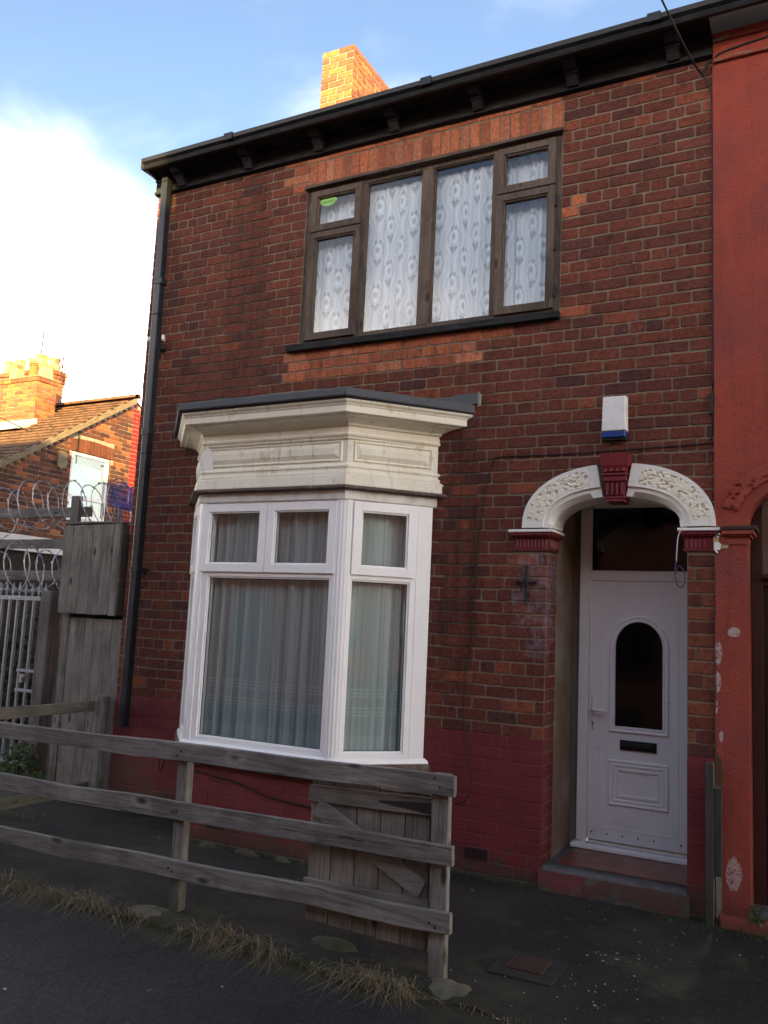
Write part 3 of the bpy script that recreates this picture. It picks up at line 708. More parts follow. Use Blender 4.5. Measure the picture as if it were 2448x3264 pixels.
# green sticker inside the small top pane, with its line of unreadable dark print
st = MB(); pts = [(1.917+.082*math.cos(t)+.012*math.sin(2*t), 5.220+.040*math.sin(t)) for t in [2*math.pi*k/28 for k in range(28)]]
st.prism(pts, TF, .0265, .0275)
stk = st.build('sticker', MT['sticker_green'], upw)
tx = MB(); x = 1.858
while x < 1.975:
    w = R.uniform(.004, .009); h = R.uniform(.010, .017); zc = 5.220+(x-1.917)*.06
    tx.box(x, x+w*.45, .0258, .0264, zc-h/2, zc+h/2); tx.box(x, x+w, .0257, .0263, zc-h/2+R.choice((0, .004, .008)), zc-h/2+.003+R.choice((0, .004, .008))); x += w+.0025
tx.box(1.868, 1.965, .0257, .0263, 5.205, 5.2065)
tx.build('print', MT['ink'], stk, fix=False)
def curtain(name, mat, label, x0, x1, z0, z1, y, amp, lam, T=None, seed=0, ziv=None, flat=1.0, gather=0.0):
    T = T or (lambda u, z, d: (u, d, z)); nx, nz_ = int((x1-x0)/.006), 14
    mb = MB(); uvs = []; rr = random.Random(seed); ph = [rr.uniform(0, 6.28) for _ in range(6)]
    s = 0; prev = None
    fold = lambda u, k: amp*(math.sin(6.283*u/lam+ph[0]+1.3*math.sin(6.283*u/(lam*4.3)+ph[1]))+.55*math.sin(6.283*u/(lam*.47)+ph[2]+k*.8)*(.4+.6*k))*(.55+.45*math.sin(6.283*u/(lam*6.1)+ph[3]))
    for i in range(nx+1):
        u = x0+(x1-x0)*i/nx
        q = fold(u, .5)
        if prev is not None: s += math.hypot((x1-x0)/nx, q-prev)
        prev = q
        for j in range(nz_+1):
            k = j/nz_; mb.v.append(T(u, z0+(z1-z0)*k, y-fold(u, 1-k)*(1-.35*k))); uvs.append((s*flat+u*(1-flat), z0+(z1-z0)*k, 0))
    for i in range(nx):
        for j in range(nz_):
            a = i*(nz_+1)+j; mb.f.append((a, a+1, a+nz_+2, a+nz_+1)); mb.t.append((1, 1, 1))
    o = mb.build(name, mat, fix=False, smooth=True)
    at = o.data.attributes.new('uvw', 'FLOAT_VECTOR', 'POINT'); at.data.foreach_set('vector', [c for w in uvs for c in (w[0], w[1]-(z0 if ziv else 0), w[2])])
    return tag(o, label, 'curtain')
curtain('lace_curtain', MT['lace'], 'white lace net curtain behind the left half of the brown upper window', 1.70, 2.85, 3.95, 5.275, .112, .017, .090, seed=3, ziv=1)
curtain('lace_curtain', MT['lace'], 'white lace net curtain behind the right half of the brown upper window', 2.852, 3.96, 3.95, 5.28, .116, .020, .080, seed=8, ziv=1)

# ------------------------------------------------------------------ bay window
def sweep(mb, prof, endcut=True, tint=None):                  # profile (offset, z) swept round the bay plan, closed at the wall
    n = len(prof); o0 = len(mb.v)
    for o, z in prof:
        P = plan(o)
        P[0] = (P[0][0], .03); P[3] = (min(P[3][0], 3.335), .03)
        if o > .21: P[3] = (3.325, -.0)
        mb.v += [(x, y, z) for x, y in P]
    for i in range(n):
        for k in range(3):
            a, b = o0+i*4+k, o0+((i+1) % n)*4+k
            mb.f.append((a, a+1, b+1, b)); mb.t.append(tint or mb.tint)
    mb.f.append(tuple(o0+i*4 for i in range(n))); mb.t.append(mb.tint); mb.f.append(tuple(o0+i*4+3 for i in range(n-1, -1, -1))); mb.t.append(mb.tint)
def swept(name, mat, parent, prof, bevel=0):
    m = MB(); sweep(m, prof); return m.build(name, mat, parent, bevel=bevel)
mk_paint('bay_paint', (.80, .75, .58), (.74, .69, .53), .6, None, .3)
# dirty runs on the frieze: same paint, streaked with soot below the mouldings
def mk_bay():
    m, g = material('bay_paint'); x, y, z = g.xyz()
    c = g.mix(g.smooth(g.noise(4, 5, .6), .35, .7), (.86, .82, .68), (.80, .75, .60))
    run = g.smooth(g.noise(1.0, 5, .65, g.scale(g.pos(), (30, 30, 2.0))), .52, .70)
    spot = blob(g, x, z, 1.98, 2.90, .42, .17, g.noise(4, 5, .6), .6)
    c = g.mix(run*spot*.6, c, (.17, .165, .12))
    c = g.mix(g.smooth(g.noise(1.0, 5, .65, g.scale(g.pos(), (22, 22, 2.6))), .56, .70)*.35, c, (.30, .27, .18))
    c = g.mix(g.smooth(g.noise(6, 6, .7), .60, .63)*.5, c, (.55, .47, .30))
    c = g.mix(g.smooth(g.noise(11, 5, .7), .56, .74)*.30, c, (.42, .37, .25))
    c = g.mix(g.smooth(g.noise(70, 3, .6), .68, .74)*.6, c, (.25, .22, .17))
    finish(g, c, .6, g.bump(g.noise(50, 4, .6), .25, .004), spec=.3); MT['bay_paint'] = m
mk_bay()
bay = MB()
for k in range(3):                                            # frieze backing
    T, L = seg(0.0, k); bay.add([T(0, 2.66, 0), T(L, 2.66, 0), T(L, 3.16, 0), T(0, 3.16, 0)], [(0, 1, 2, 3)])
bayo = bay.build('bay_window', MT['bay_paint'], house, fix=False)
swept('bay_cornice', MT['bay_paint'], bayo, [(-.02, 3.100), (.030, 3.100), (.036, 3.106), (.040, 3.118), (.060, 3.128), (.085, 3.140), (.118, 3.150), (.140, 3.152), (.146, 3.160), (.176, 3.163), (.180, 3.168), (.180, 3.212), (.186, 3.216), (.190, 3.226), (.205, 3.240), (.208, 3.252), (-.02, 3.252)])
swept('bay_moulding', MT['bay_paint'], bayo, [(-.02, 3.006), (.012, 3.006), (.018, 3.012), (.018, 3.022), (.028, 3.028), (.034, 3.040), (.030, 3.050), (.022, 3.056), (.022, 3.0985), (-.02, 3.0985)])
swept('bay_moulding', MT['bay_paint'], bayo, [(-.02, 2.742), (.034, 2.742), (.038, 2.752), (.036, 2.768), (.026, 2.774), (.026, 2.792), (.034, 2.798), (.034, 2.808), (.020, 2.822), (.008, 2.832), (-.02, 2.832)])
swept('bay_board', MT['bay_paint'], bayo, [(-.02, 2.664), (.050, 2.664), (.052, 2.668), (.050, 2.736), (.044, 2.741), (-.02, 2.741)])
swept('bay_drip', MT['sill_stone'], bayo, [(-.03, 2.636), (.074, 2.636), (.078, 2.642), (.076, 2.655), (.055, 2.6635), (-.03, 2.6635)])
swept('bay_roof_felt', MT['felt'], bayo, [(-.05, 3.2525), (.205, 3.2525), (.206, 3.268), (.236, 3.264), (.243, 3.272), (.242, 3.318), (.228, 3.326), (-.05, 3.370)])
fl = MB(); fl.prism([(2.98, 3.345), (3.06, 3.392), (3.20, 3.412), (3.345, 3.414), (3.345, 3.330), (3.24, 3.330)], TF, -.014, .006)
fl.build('roof_flashing', MT['felt'], bayo)
mp = MB(); mp.prism([(3.346, 3.425), (3.375, 3.40), (3.37, 3.32), (3.345, 3.31)], TF, -.004, .006); mp.build('mortar_patch', MT['cement'], bayo)
# raised panels on the frieze: bevelled field inside a sunk moulding
for k, (a, b) in ((0, (.04, .66)), (1, (.045, 1.270)), (2, (.045, .650))):
    T, L = seg(0.0, k); p = MB()
    za, zb = 2.846, 2.996
    rg = lambda i, d: [T(a+i, za+i, d), T(b-i, za+i, d), T(b-i, zb-i, d), T(a+i, zb-i, d)]
    p.rings([rg(0, .004), rg(0, -.010), rg(.006, -.014), rg(.012, -.010), rg(.018, -.004), rg(.052, -.022), rg(.053, -.022)], cap=True)
    p.build('frieze_panel', MT['bay_paint'], bayo)
tp = MB(); T, L = seg(0, 1)                                    # torn flap of pale tape at the left corner
tp.v = [T(-.03, 2.80, -.02), T(.10, 2.83, -.018), T(.105, 2.96, -.02), T(.03, 3.02, -.024), T(-.02, 2.93, -.04), T(-.06, 2.88, .02), T(-.06, 2.80, .03), T(.05, 2.78, -.02)]
tp.f = [(0, 7, 1, 2, 3, 4), (0, 4, 5, 6)]; tp.t = [(1, 1, 1)]*2
tp.build('tape_flap', MT['white_masonry'], bayo, fix=False)
# white plastic window units
fr = MB()
def barT(T): return lambda a, b, c: T(a, c, b)
for k in range(3):
    T, L = seg(0.0, k); Q = barT(T); d0, d1 = 0.004, .07
    if k == 1: ul, ur, gl, gr = .0, L, .105, 1.217
    elif k == 2: ul, ur, gl, gr = .0, .690, .074, .519
    else: ul, ur, gl, gr = .0, L, .17, L-.074
    fr.box(ul+.012, gl, d0, d1, .745, 2.562, Q); fr.box(gr, ur-.012, d0, d1, .745, 2.562, Q)
    fr.box(gl, gr, d0+.0006, d1, .745, .780, Q); fr.box(gl, gr, d0+.0006, d1, 1.992, 2.052, Q); fr.box(gl, gr, d0+.0006, d1, 2.53, 2.562, Q)
    for u in ((gl, gl+.012), (gr-.012, gr)): fr.box(u[0], u[1], d0+.012, d1, .780, 1.992, Q)
    fr.box(gl+.012, gr-.012, d0+.012, d1, .780, .792, Q); fr.box(gl+.012, gr-.012, d0+.012, d1, 1.980, 1.992, Q)
    if k == 1: fr.box(.628, .668, d0+.001, d1, 2.052, 2.53, Q)
    if k == 2:                                                # wide make-up strip beside the wall with a groove
        fr.box(.565, .572, d0-.004, d0+.01, .72, 2.562, Q)
for (x, y) in plan(0.0)[1:3]:                                 # ribbed corner posts
    for j in range(9):
        a = rad(-90+(-52 if x < 2 else -8)+j*7.5) if x < 2 else rad(-90+(-8)+j*7.5)
        px, py = x+(.04 if x < 2 else -.04), y+.09
        r = .098 if j % 2 == 0 else .095
        fr.beam((px+r*math.cos(a), py+r*math.sin(a), .742), (px+r*math.cos(a), py+r*math.sin(a), 2.563), .014, .012, upv=(math.cos(a), math.sin(a), 0))
bf = fr.build('bay_frame', MT['pvc'], house, bevel=.002)
swept('head_band', MT['pvc_grime'], bf, [(-.03, 2.5635), (.016, 2.5635), (.020, 2.570), (.022, 2.626), (.016, 2.635), (-.03, 2.635)])
swept('plastic_cill', MT['pvc'], bf, [(-.05, .706), (.026, .706), (.032, .712), (.028, .728), (.010, .7445), (-.05, .7445)])
swept('stone_sill', MT['sill_stone'], bf, [(-.08, .590), (.030, .590), (.040, .600), (.044, .680), (.038, .7055), (-.08, .7055)])
for k, a, b in ((0, .15, .60), (1, .035, .644), (1, .650, 1.256), (2, .066, .548)):
    T, L = seg(0.0, k)
    s_ = sash(a, b, 2.026, 2.552, .062, -.016, .04, MT['pvc'], bf, T=T)
    pane(a+.060, b-.060, 2.086, 2.492, .016, MT['glass_dark'], bf, T)
    g_ = MB(); Q = barT(T)
    for q in ((a+.0735, a+.077, 2.10, 2.478), (b-.077, b-.0735, 2.10, 2.478), (a+.077, b-.077, 2.4745, 2.478), (a+.077, b-.077, 2.10, 2.1035)): g_.box(q[0], q[1], .0115, .0155, q[2], q[3], Q)
    g_.build('gasket', MT['seal'], s_)
for k, a, b in ((0, .17, .62), (1, .105, 1.217), (2, .074, .519)):
    T, L = seg(0.0, k); pane(a+.008, b-.008, .786, 1.986, .036, MT['glass_dark'], bf, T)
    g_ = MB(); Q = barT(T)
    for q in ((a+.012, a+.0165, .792, 1.980), (b-.0165, b-.012, .792, 1.980), (a+.0165, b-.0165, 1.9755, 1.980), (a+.0165, b-.0165, .792, .7965)): g_.box(q[0], q[1], .030, .0355, q[2], q[3], Q)
    g_.build('gasket', MT['seal'], bf)
# inside the bay: ceiling and floor boards, then the voile
bi = MB(); P = plan(-.075)
bi.add([(*p, .70) for p in P]+[(P[3][0], .30, .70), (P[0][0], .30, .70)], [(0, 1, 2, 3, 4, 5)]); bi.add([(*p, 2.60) for p in P]+[(P[3][0], .30, 2.60), (P[0][0], .30, 2.60)], [(0, 1, 2, 3, 4, 5)])
bi.build('bay_lining', MT['room'], house, fix=False)
T, L = seg(-.105, 1); curtain('voile_curtain', MT['voile'], 'sheer pale green-grey voile curtain behind the wide front pane of the bay', -.03, L+.03, .76, 2.56, 0, .028, .105, T, seed=5)
T, L = seg(-.10, 2); curtain('voile_curtain', MT['voile'], 'sheer voile curtain behind the narrow angled right pane of the bay', -.0, L-.02, .76, 2.56, 0, .024, .10, T, seed=21)
T, L = seg(-.12, 0); curtain('voile_curtain', MT['voile'], 'sheer voile curtain behind the side pane at the left of the bay', .02, L, .76, 2.56, 0, .026, .14, T, seed=31)

# ------------------------------------------------------------------ doorway: arch, keystone, capitals, step, porch, door
YA = -.032
def ring_pt(s, t, d):                                          # s 0..1 from soffit edge to outer edge, t angle, d depth
    a, b = .455+(.635-.455)*s, .245+(.428-.245)*s
    x, z = sup(a, b, t); return (AX+x, d, SPR+.004+z)
for side in (0, 1):
    t0, t1 = (math.pi, math.pi/2+.150) if side == 0 else (math.pi/2-.150, 0)
    NN = 40; ts = [t0+(t1-t0)*k/NN for k in range(NN+1)]; rings = []
    for k, t in enumerate(ts):
        e = .035 if 2 < k < NN-4 else .0                       # stopped chamfer on the inner arris
        a, b = .455-.035, .245-.038
        xi, zi = sup(.42, .207, t); xc, zc = sup(.42+.9*e, .207+1.05*e, t)
        rings.append([(AX+xi, .23, SPR+.004+zi), (AX+xi, YA+e*1.2, SPR+.004+zi), (AX+xc, YA, SPR+.004+zc), ring_pt(.20, t, YA), ring_pt(.29, t, YA+.014), ring_pt(.82, t, YA+.014), ring_pt(.90, t, YA), ring_pt(1.0, t, YA), ring_pt(1.0, t, .02)])
    m = MB(); m.rings(rings); ar = m.build('arch_moulding', MT['white_masonry'], house)
    # worm-eaten (vermiculated) sunk panel, cut as relief
    p = MB(); nu, nv = 130, 32; q0, q1 = .075, .925
    for i in range(nu+1):
        t = ts[0]+(ts[-1]-ts[0])*(q0+(q1-q0)*i/nu)
        for j in range(nv+1):
            s = .24+.63*j/nv; P0 = Vector(ring_pt(s, t, 0))
            arc = i/nu*.62; q3 = Vector((P0.x*36+.6*noise.noise(P0*40), P0.z*40+.6*noise.noise(P0*37), 4.0+side)); v = noise.voronoi(q3)[0]
            h = min(1, max(0, (v[0]-.16)*3.2)); h = h+.12*noise.noise(Vector((P0.x*70, P0.z*70, 1)))
            edge = min(i, nu-i, j, nv-j)
            d = YA-.003-.016*h if edge > 0 else YA-.017
            p.v.append((P0.x, d, P0.z))
    for i in range(nu):
        for j in range(nv):
            a = i*(nv+1)+j; p.f.append((a, a+1, a+nv+2, a+nv+1)); p.t.append((1, 1, 1))
    p.build('vermiculated_panel', MT['cream_panel'], ar, fix=True, smooth=True)
    # raised margin round the panel
    mg = MB()
    for s0, s1 in ((.16, .245), (.865, 1.0)):
        rr = []
        for k in range(NN+1):
            t = ts[k]; rr.append([ring_pt(s0, t, YA+.002), ring_pt(s0, t, YA-.018), ring_pt(s1, t, YA-.018), ring_pt(s1, t, YA+.002)])
        mg.rings(rr)
    for f0, f1 in ((0, .085), (.915, 1)):
        ta, tb = ts[0]+(ts[-1]-ts[0])*f0, ts[0]+(ts[-1]-ts[0])*f1
        rr = [[ring_pt(.245, ta+(tb-ta)*k/4, YA+.002), ring_pt(.245, ta+(tb-ta)*k/4, YA-.017), ring_pt(.865, ta+(tb-ta)*k/4, YA-.017), ring_pt(.865, ta+(tb-ta)*k/4, YA+.002)] for k in range(5)]
        mg.rings(rr)
    mg.build('arch_margin', MT['white_masonry'], ar)
ks = MB()
def kx(z): f = (z-2.575)/(2.885-2.575); return .062+.030*f
def ktier(z0, z1, d, ins=0.0, z0d=0.0):
    ks.add([(AX+.012+sx*(kx(z)-ins), y, z) for (z, y) in ((z0, .1), (z0, d+z0d), (z1, d), (z1, .1)) for sx in (-1, 1)],
           [(0, 1, 3, 2), (2, 3, 5, 4), (4, 5, 7, 6), (0, 2, 4, 6), (1, 7, 5, 3), (0, 6, 7, 1)])
ktier(2.800, 2.885, -.115, -.004, .012); ktier(2.752, 2.7995, -.098, .004, .014); ktier(2.738, 2.7515, -.102, -.003)
ktier(2.715, 2.7375, -.088, .004); ktier(2.700, 2.7145, -.094, -.002); ktier(2.600, 2.6995, -.074, .006, .012); ktier(2.585, 2.5995, -.080, -.002); ktier(2.566, 2.5845, -.074, .003)
for j in range(4):
    x = AX+.012-.048+.096*j/3
    ks.box(x-.008, x+.008, -.086, -.06, 2.607, 2.690); ks.tube([(x*.0+AX+.012-.058+.116*j/3, -.100, 2.776), (AX+.012-.058+.116*j/3, -.106, 2.760)], [.014, .010], 8)
ks.build('keystone', MT['red_gloss'], house, bevel=.003)
def capital(x0, x1, yb, name='capital', split=None, ret=True):
    m = MB()
    for z0, z1, p in ((2.243, 2.252, .012), (2.252, 2.330, .004), (2.330, 2.338, .012), (2.338, 2.350, .022), (2.350, 2.368, .034)):
        m.box(x0-p, x1+p, -.004-p, yb, z0, z1-.0005)
    k = 0; x = x0+.012
    while x < x1-.006:
        m.tube([(x, -.004, 2.258), (x, -.006, 2.262), (x, -.006, 2.318), (x, -.004, 2.324)], [.004, .009, .010, .006], 6); x += .026
    y = .02
    while y < yb-.02:
        m.tube([(x1+.004, y, 2.258), (x1+.006, y, 2.264), (x1+.006, y, 2.318), (x1+.004, y, 2.324)], [.004, .009, .010, .006], 6); y += .028
    x = x0-.02
    while x < x1+.03:
        m.tube([(x, -.030, 2.340), (x, -.041, 2.349), (x, -.030, 2.362)], .007, 6); x += .017
    c = m.build(name, MT['red_gloss'], house, bevel=.001)
    b = MB(); b.box(x0-.042, x1+.046, -.050, yb, 2.3685, 2.388); b.build('abacus', MT['white_masonry'], c, bevel=.004)
    return c
capital(3.668, 3.906, .24)
m = MB()
cr = capital(4.806, 4.975, .16)
# porch lining, floor tiles, step
po = MB()
po.add([(3.893, .236, .1), (3.893, .75, .1), (3.893, .75, 2.75), (3.893, .236, 2.75)], [(0, 1, 2, 3)]); po.build('porch_plaster', MT['plaster'], house, fix=False)
pg = MB(); pg.box(3.80, 4.002, .752, .80, .1, 2.8); pg.box(4.735, 4.95, .752, .80, .1, 2.8); pg.build('porch_pier', MT['plaster_grey'], house)
pc = MB(); pc.add([(3.85, .2, 2.78), (4.9, .2, 2.78), (4.9, .85, 2.78), (3.85, .85, 2.78)], [(0, 1, 2, 3)]); pc.add([(4.8175, .16, .1), (4.8175, .76, .1), (4.8175, .76, 2.79), (4.8175, .16, 2.79)], [(0, 1, 2, 3)])
pc.build('porch_lining', MT['plaster_grey'], house, fix=False)
stp = MB(); NS = 26; rows_ = []
for k in range(NS+1):
    x = 3.885+(4.835-3.885)*k/NS; q = nz(x, 2, 9, .012)
    yb = -.004+q*.6; edge = .0 if 3.905 < x < 4.815 else 1
    topz = .150+nz(x, 7, 12, .006) if not edge else .152
    rows_.append([(x, .13, -.06), (x, yb-.022+q, -.06), (x, yb-.010+q, .06), (x, yb+.004, topz-.02), (x, yb+.018, topz-.004), (x, yb+.035, topz), (x, .13, topz+.002)])
stp.rings(rows_); stp_o = stp.build('door_step', MT['step_concrete'], house, smooth=True)
# red paint left on the face of the step
sp = MB()
for k in range(NS):
    for (i, j) in ((2, 3), (1, 2)):
        a, b = rows_[k], rows_[k+1]
        lowL, lowR = (.10, .62) if i == 1 else (0, 0)
        f0 = .30+.25*noise.noise(Vector((k*.31, 2, 0)))+(.35 if 8 < k < 17 else 0) if i == 1 else 0
        f1 = .30+.25*noise.noise(Vector(((k+1)*.31, 2, 0)))+(.35 if 8 < k+1 < 17 else 0) if i == 1 else 0
        L_ = lambda p, q, f: tuple(p[c]+(q[c]-p[c])*f+(-.003 if c == 1 else 0) for c in range(3))
        sp.add([L_(a[i], a[j], f0), L_(b[i], b[j], f1), L_(b[i], b[j], 1), L_(a[i], a[j], 1)], [(0, 1, 2, 3)])
sp.build('step_paint', MT['step_red'], stp_o, fix=False)
boxo('porch_floor', MT['step_concrete'], house, 3.80, 4.90, .1305, .80, .05, .142)
for i in range(5):
    for j in range(4):
        x0, y0 = 3.965+.170*i, .150+.150*j
        boxo('floor_tile', MT['quarry_tile'], house, x0+.0005, min(x0+.1695, 4.815), y0+.0005, y0+.1495, .130, .1535+R.uniform(-.0006, .0006), .0015)
# door set in its white frame
YD = .70
dr = MB()
dr.box(3.948, 4.022, YD-.006, YD+.06, .195, 2.83); dr.box(4.745, 4.815, YD-.006, YD+.06, .195, 2.83)
dr.box(4.022, 4.745, YD-.0055, YD+.06, 2.085, 2.150); dr.box(4.022, 4.745, YD-.0055, YD+.06, 2.635, 2.83); dr.box(4.022, 4.034, YD+.008, YD+.05, 2.15, 2.634); dr.box(4.022, 4.745, YD+.008, YD+.05, 2.15, 2.162)
df = dr.build('door_frame', MT['door_white'], house, bevel=.004)
boxo('door_sill', MT['pvc'], df, 3.925, 4.816, YD-.085, YD+.05, .1545, .186, .006)
boxo('threshold_strip', MT['brass_steel'], df, 4.022, 4.745, YD-.03, YD+.02, .1865, .200, .003)
boxo('fanlight_pane', MT['dark_glass'], df, 4.030, 4.745, YD+.022, YD+.03, 2.158, 2.640)
dl = MB()
dl.box(4.026, 4.742, YD+.004, YD+.05, .212, 2.083)
door = dl.build('door', MT['door_white'], house, bevel=.004)
def loop_mould(poly, w, h, y, name, parent, mat, n2=3):        # stepped moulding following a closed outline, joints mitred
    cx = sum(p[0] for p in poly)/len(poly); cz = sum(p[1] for p in poly)/len(poly); n = len(poly)
    def off(d):
        out = []
        for i in range(n):
            a, b, c = Vector(poly[i-1]), Vector(poly[i]), Vector(poly[(i+1) % n])
            e0 = (b-a).normalized(); e1 = (c-b).normalized(); n0 = Vector((-e0.y, e0.x)); n1 = Vector((-e1.y, e1.x))
            k = (n0+n1); k = k/max(.2, k.length_squared)*2; out.append(b+k*d)
        return out
    pf = [(0, .004), (0, -h*.55), (w*.14, -h), (w*.30, -h), (w*.40, -h*.45), (w*.55, -h*.45), (w*.68, -h*.85), (w*.86, -h*.85), (w, 0), (w, .004)]
    rings = [[(p.x, y+dd, p.y) for p in off(o)] for o, dd in pf]
    m = MB()
    L_ = rings+[rings[0]]
    o0 = 0; m.rings(L_, closed=True, cap=False); return m.build(name, mat, parent)
ga = [(4.176, .985), (4.598, .985)]+[(4.387+.211*math.cos(t), 1.605+.225*math.sin(t)) for t in [math.pi*k/18 for k in range(19)]]
loop_mould(ga, .048, .016, YD+.004, 'window_moulding', door, MT['door_white'])
gi = [(4.215, 1.025), (4.559, 1.025)]+[(4.387+.172*math.cos(t), 1.605+.186*math.sin(t)) for t in [math.pi*k/18 for k in range(19)]]
gm = MB(); gm.prism(gi, TF, YD-.002, YD+.002); gm.build('door_pane', MT['dark_glass'], door)
loop_mould([(4.176, .470), (4.598, .470), (4.598, .790), (4.176, .790)], .046, .015, YD+.004, 'panel_moulding', door, MT['door_white'])
loop_mould([(4.238, .530), (4.536, .530), (4.536, .728), (4.238, .728)], .016, .012, YD+.004, 'panel_field', door, MT['door_white'])
loop_mould([(4.110, .300), (4.664, .300), (4.664, 2.000), (4.110, 2.000)], .014, .004, YD+.004, 'door_groove', door, MT['door_white'])
lb = MB(); lb.box(4.258, 4.516, YD-.010, YD+.004, .865, .935); lb.box(4.268, 4.506, YD-.020, YD-.0102, .885, .921)
lo = lb.build('letterbox', MT['letter_black'], door, bevel=.004)
boxo('letterbox_flap', MT['iron_black'], lo, 4.285, 4.490, YD-.026, YD-.0205, .889, .912, .003)
hn = MB(); hn.box(4.048, 4.076, YD-.010, YD+.004, .985, 1.245)
ho = hn.build('handle_plate', MT['door_white'], door, bevel=.008)
hl = MB(); hl.tube([(4.062, YD-.008, 1.135), (4.062, YD-.045, 1.135), (4.075, YD-.052, 1.135), (4.165, YD-.050, 1.130)], .011, 8); hl.build('handle_lever', MT['door_white'], door, smooth=True)
kh = MB(); kh.tube([(4.062, YD-.0115, 1.035), (4.062, YD-.009, 1.035)], .011, 12); kh.box(4.058, 4.066, YD-.0115, YD-.010, 1.008, 1.032); kh.build('keyhole', MT['brass_steel'], ho)
for x in (4.06, 4.17, 4.28, 4.39, 4.50, 4.68):
    b = MB(); b.tube([(x, YD+.005, .262-.0*x), (x, YD-.001, .262)], .006, 8); b.build('weatherboard_screw', MT['iron_black'], door)
# square downpipe
dp = MB()
pts = [(.170, -.085, 5.80), (.176, -.085, 5.70), (.196, -.085, 4.4), (.205, -.085, 3.1), (.205, -.085, .70)]
for a, b in zip(pts, pts[1:]): dp.beam(a, b, .070, .070, (0, 1, 0))
for z in (4.72, 3.30, 2.06): dp.box(.160, .246, -.124, -.046, z-.03, z+.03)
dpo = dp.build('downpipe', MT['pipe_black'], house, bevel=.006)
for z in (4.1, 2.06): boxo('pipe_bracket', MT['pipe_black'], dpo, .150, .262, -.06, .01, z-.02, z+.02, .004)
fm = MB()
for (x, z, r) in ((.135, 4.20, .038), (.268, 4.19, .030), (.142, 4.165, .026)):
    for _ in range(5): 
        c = Vector((x+R.uniform(-.015, .015), -.055+R.uniform(-.02, .02), z+R.uniform(-.02, .02))); rr = r*R.uniform(.4, .75)
        fm.rings([[tuple(c+Vector((rr*math.cos(a)*math.sin(p), rr*math.sin(a)*math.sin(p), rr*math.cos(p)))*(1+.3*noise.noise(c*40+Vector((a, p, 0))))) for a in [6.283*k/7 for k in range(7)]] for p in (.35, 1.0, 1.6, 2.2, 2.8)])
kind(fm.build('filler_foam', MT['white_masonry'], dpo), 'stuff')
# air bricks
for (x, z, T, w) in ((3.44, .155, TF, .165), (.32, .165, seg(-.03, 1)[0], .15)):
    v = MB(); v.box(x-w/2-.012, x+w/2+.012, -.003, .02, z-.042, z+.042, lambda a, b, c: T(a, c, b)); vo = v.build('air_brick', MT['vent_clay'], house)
    q = MB()
    for j in range(10): a = x-w/2+w*(j+.2)/10; q.box(a, a+w*.06, -.0045, .0, z-.034, z+.034, lambda a_, b_, c_: T(a_, c_, b_))
    q.build('vent_slot', MT['void'], vo)
# rough mossy footing stones at the foot of the wall
x = 3.06
def stone(c, rx, ry, rz, name, mat, parent, seed):
    m = MB(); rr = []
    for p in (.25, .7, 1.15, 1.6, 2.1, 2.8):
        rr.append([(c[0]+rx*math.cos(a)*math.sin(p)**.6*(1+.22*noise.noise(Vector((a*1.1, p, seed)))), c[1]+ry*math.sin(a)*math.sin(p)**.6*(1+.22*noise.noise(Vector((a, p, seed+5)))), c[2]+rz*math.cos(p)) for a in [6.283*k/10 for k in range(10)]])
    m.rings(rr); return m.build(name, mat, parent, smooth=True)
for k, (u_, w_) in enumerate(((.28, .16), (.62, .22), (.93, .13))):
    T, L = seg(-.03, 1); stone(T(u_, -.01, -.02), w_*.5, .045, .045, 'footing_stone', MT['mossy_stone'], house, u_*9)

# ------------------------------------------------------------------ things fixed to the front of the house
al = thing('alarm_box', 'white burglar alarm box with blue strobe base above the door arch', 'alarm box', (4.355, 0, 3.0))
b = MB(); P = [(4.272, 3.045), (4.440, 3.045), (4.436, 3.290), (4.278, 3.290)]
b.rings([[(x, .012, z) for x, z in P], [(x, -.045, z) for x, z in P], [(4.355+(x-4.355)*.93, -.070, 3.168+(z-3.168)*.96) for x, z in P]])
b.build('casing', MT['alarm_white'], al, bevel=.006)
b = MB(); b.rings([[(x, y, z) for x, y in ((4.274, .010), (4.274, -.050), (4.284, -.068), (4.428, -.068), (4.438, -.050), (4.438, .010))] for z in (3.0445, 3.005)])
b.build('strobe_lens', MT['alarm_blue'], al, bevel=.004)
b = MB(); b.box(4.278, 4.434, -.05, .008, 2.990, 3.0045); b.build('base_plate', MT['iron_black'], al)
cr_ = thing('wall_cross', 'black iron cross of bent nails hung on the pier left of the door', 'ornament', (3.757, 0, 1.88))
b = MB()
for dx in (-.007, .007): b.tube([(3.757+dx, -.012, 2.135), (3.755+dx, -.014, 2.0), (3.754+dx*.7, -.012, 1.876)], [.007, .006, .0045], 6)
b.build('upright', MT['iron_black'], cr_)
b = MB(); b.tube([(3.683, -.016, 2.022), (3.83, -.016, 2.016)], .0065, 6); b.tube([(3.690, -.014, 2.012), (3.826, -.014, 2.026)], .006, 6); b.build('crossbar', MT['iron_black'], cr_)
b = MB()
for k in range(5): b.tube([(3.742, -.022, 2.045-.012*k), (3.757, -.028, 2.04-.012*k), (3.772, -.022, 2.035-.012*k)], .0035, 5)
b.tube([(3.70, -.015, 2.05), (3.725, -.02, 2.0), (3.715, -.014, 1.95)], .003, 5); b.tube([(3.772, -.016, 1.95), (3.765, -.012, 1.90)], .003, 5)
b.build('wire_binding', MT['iron_black'], cr_)
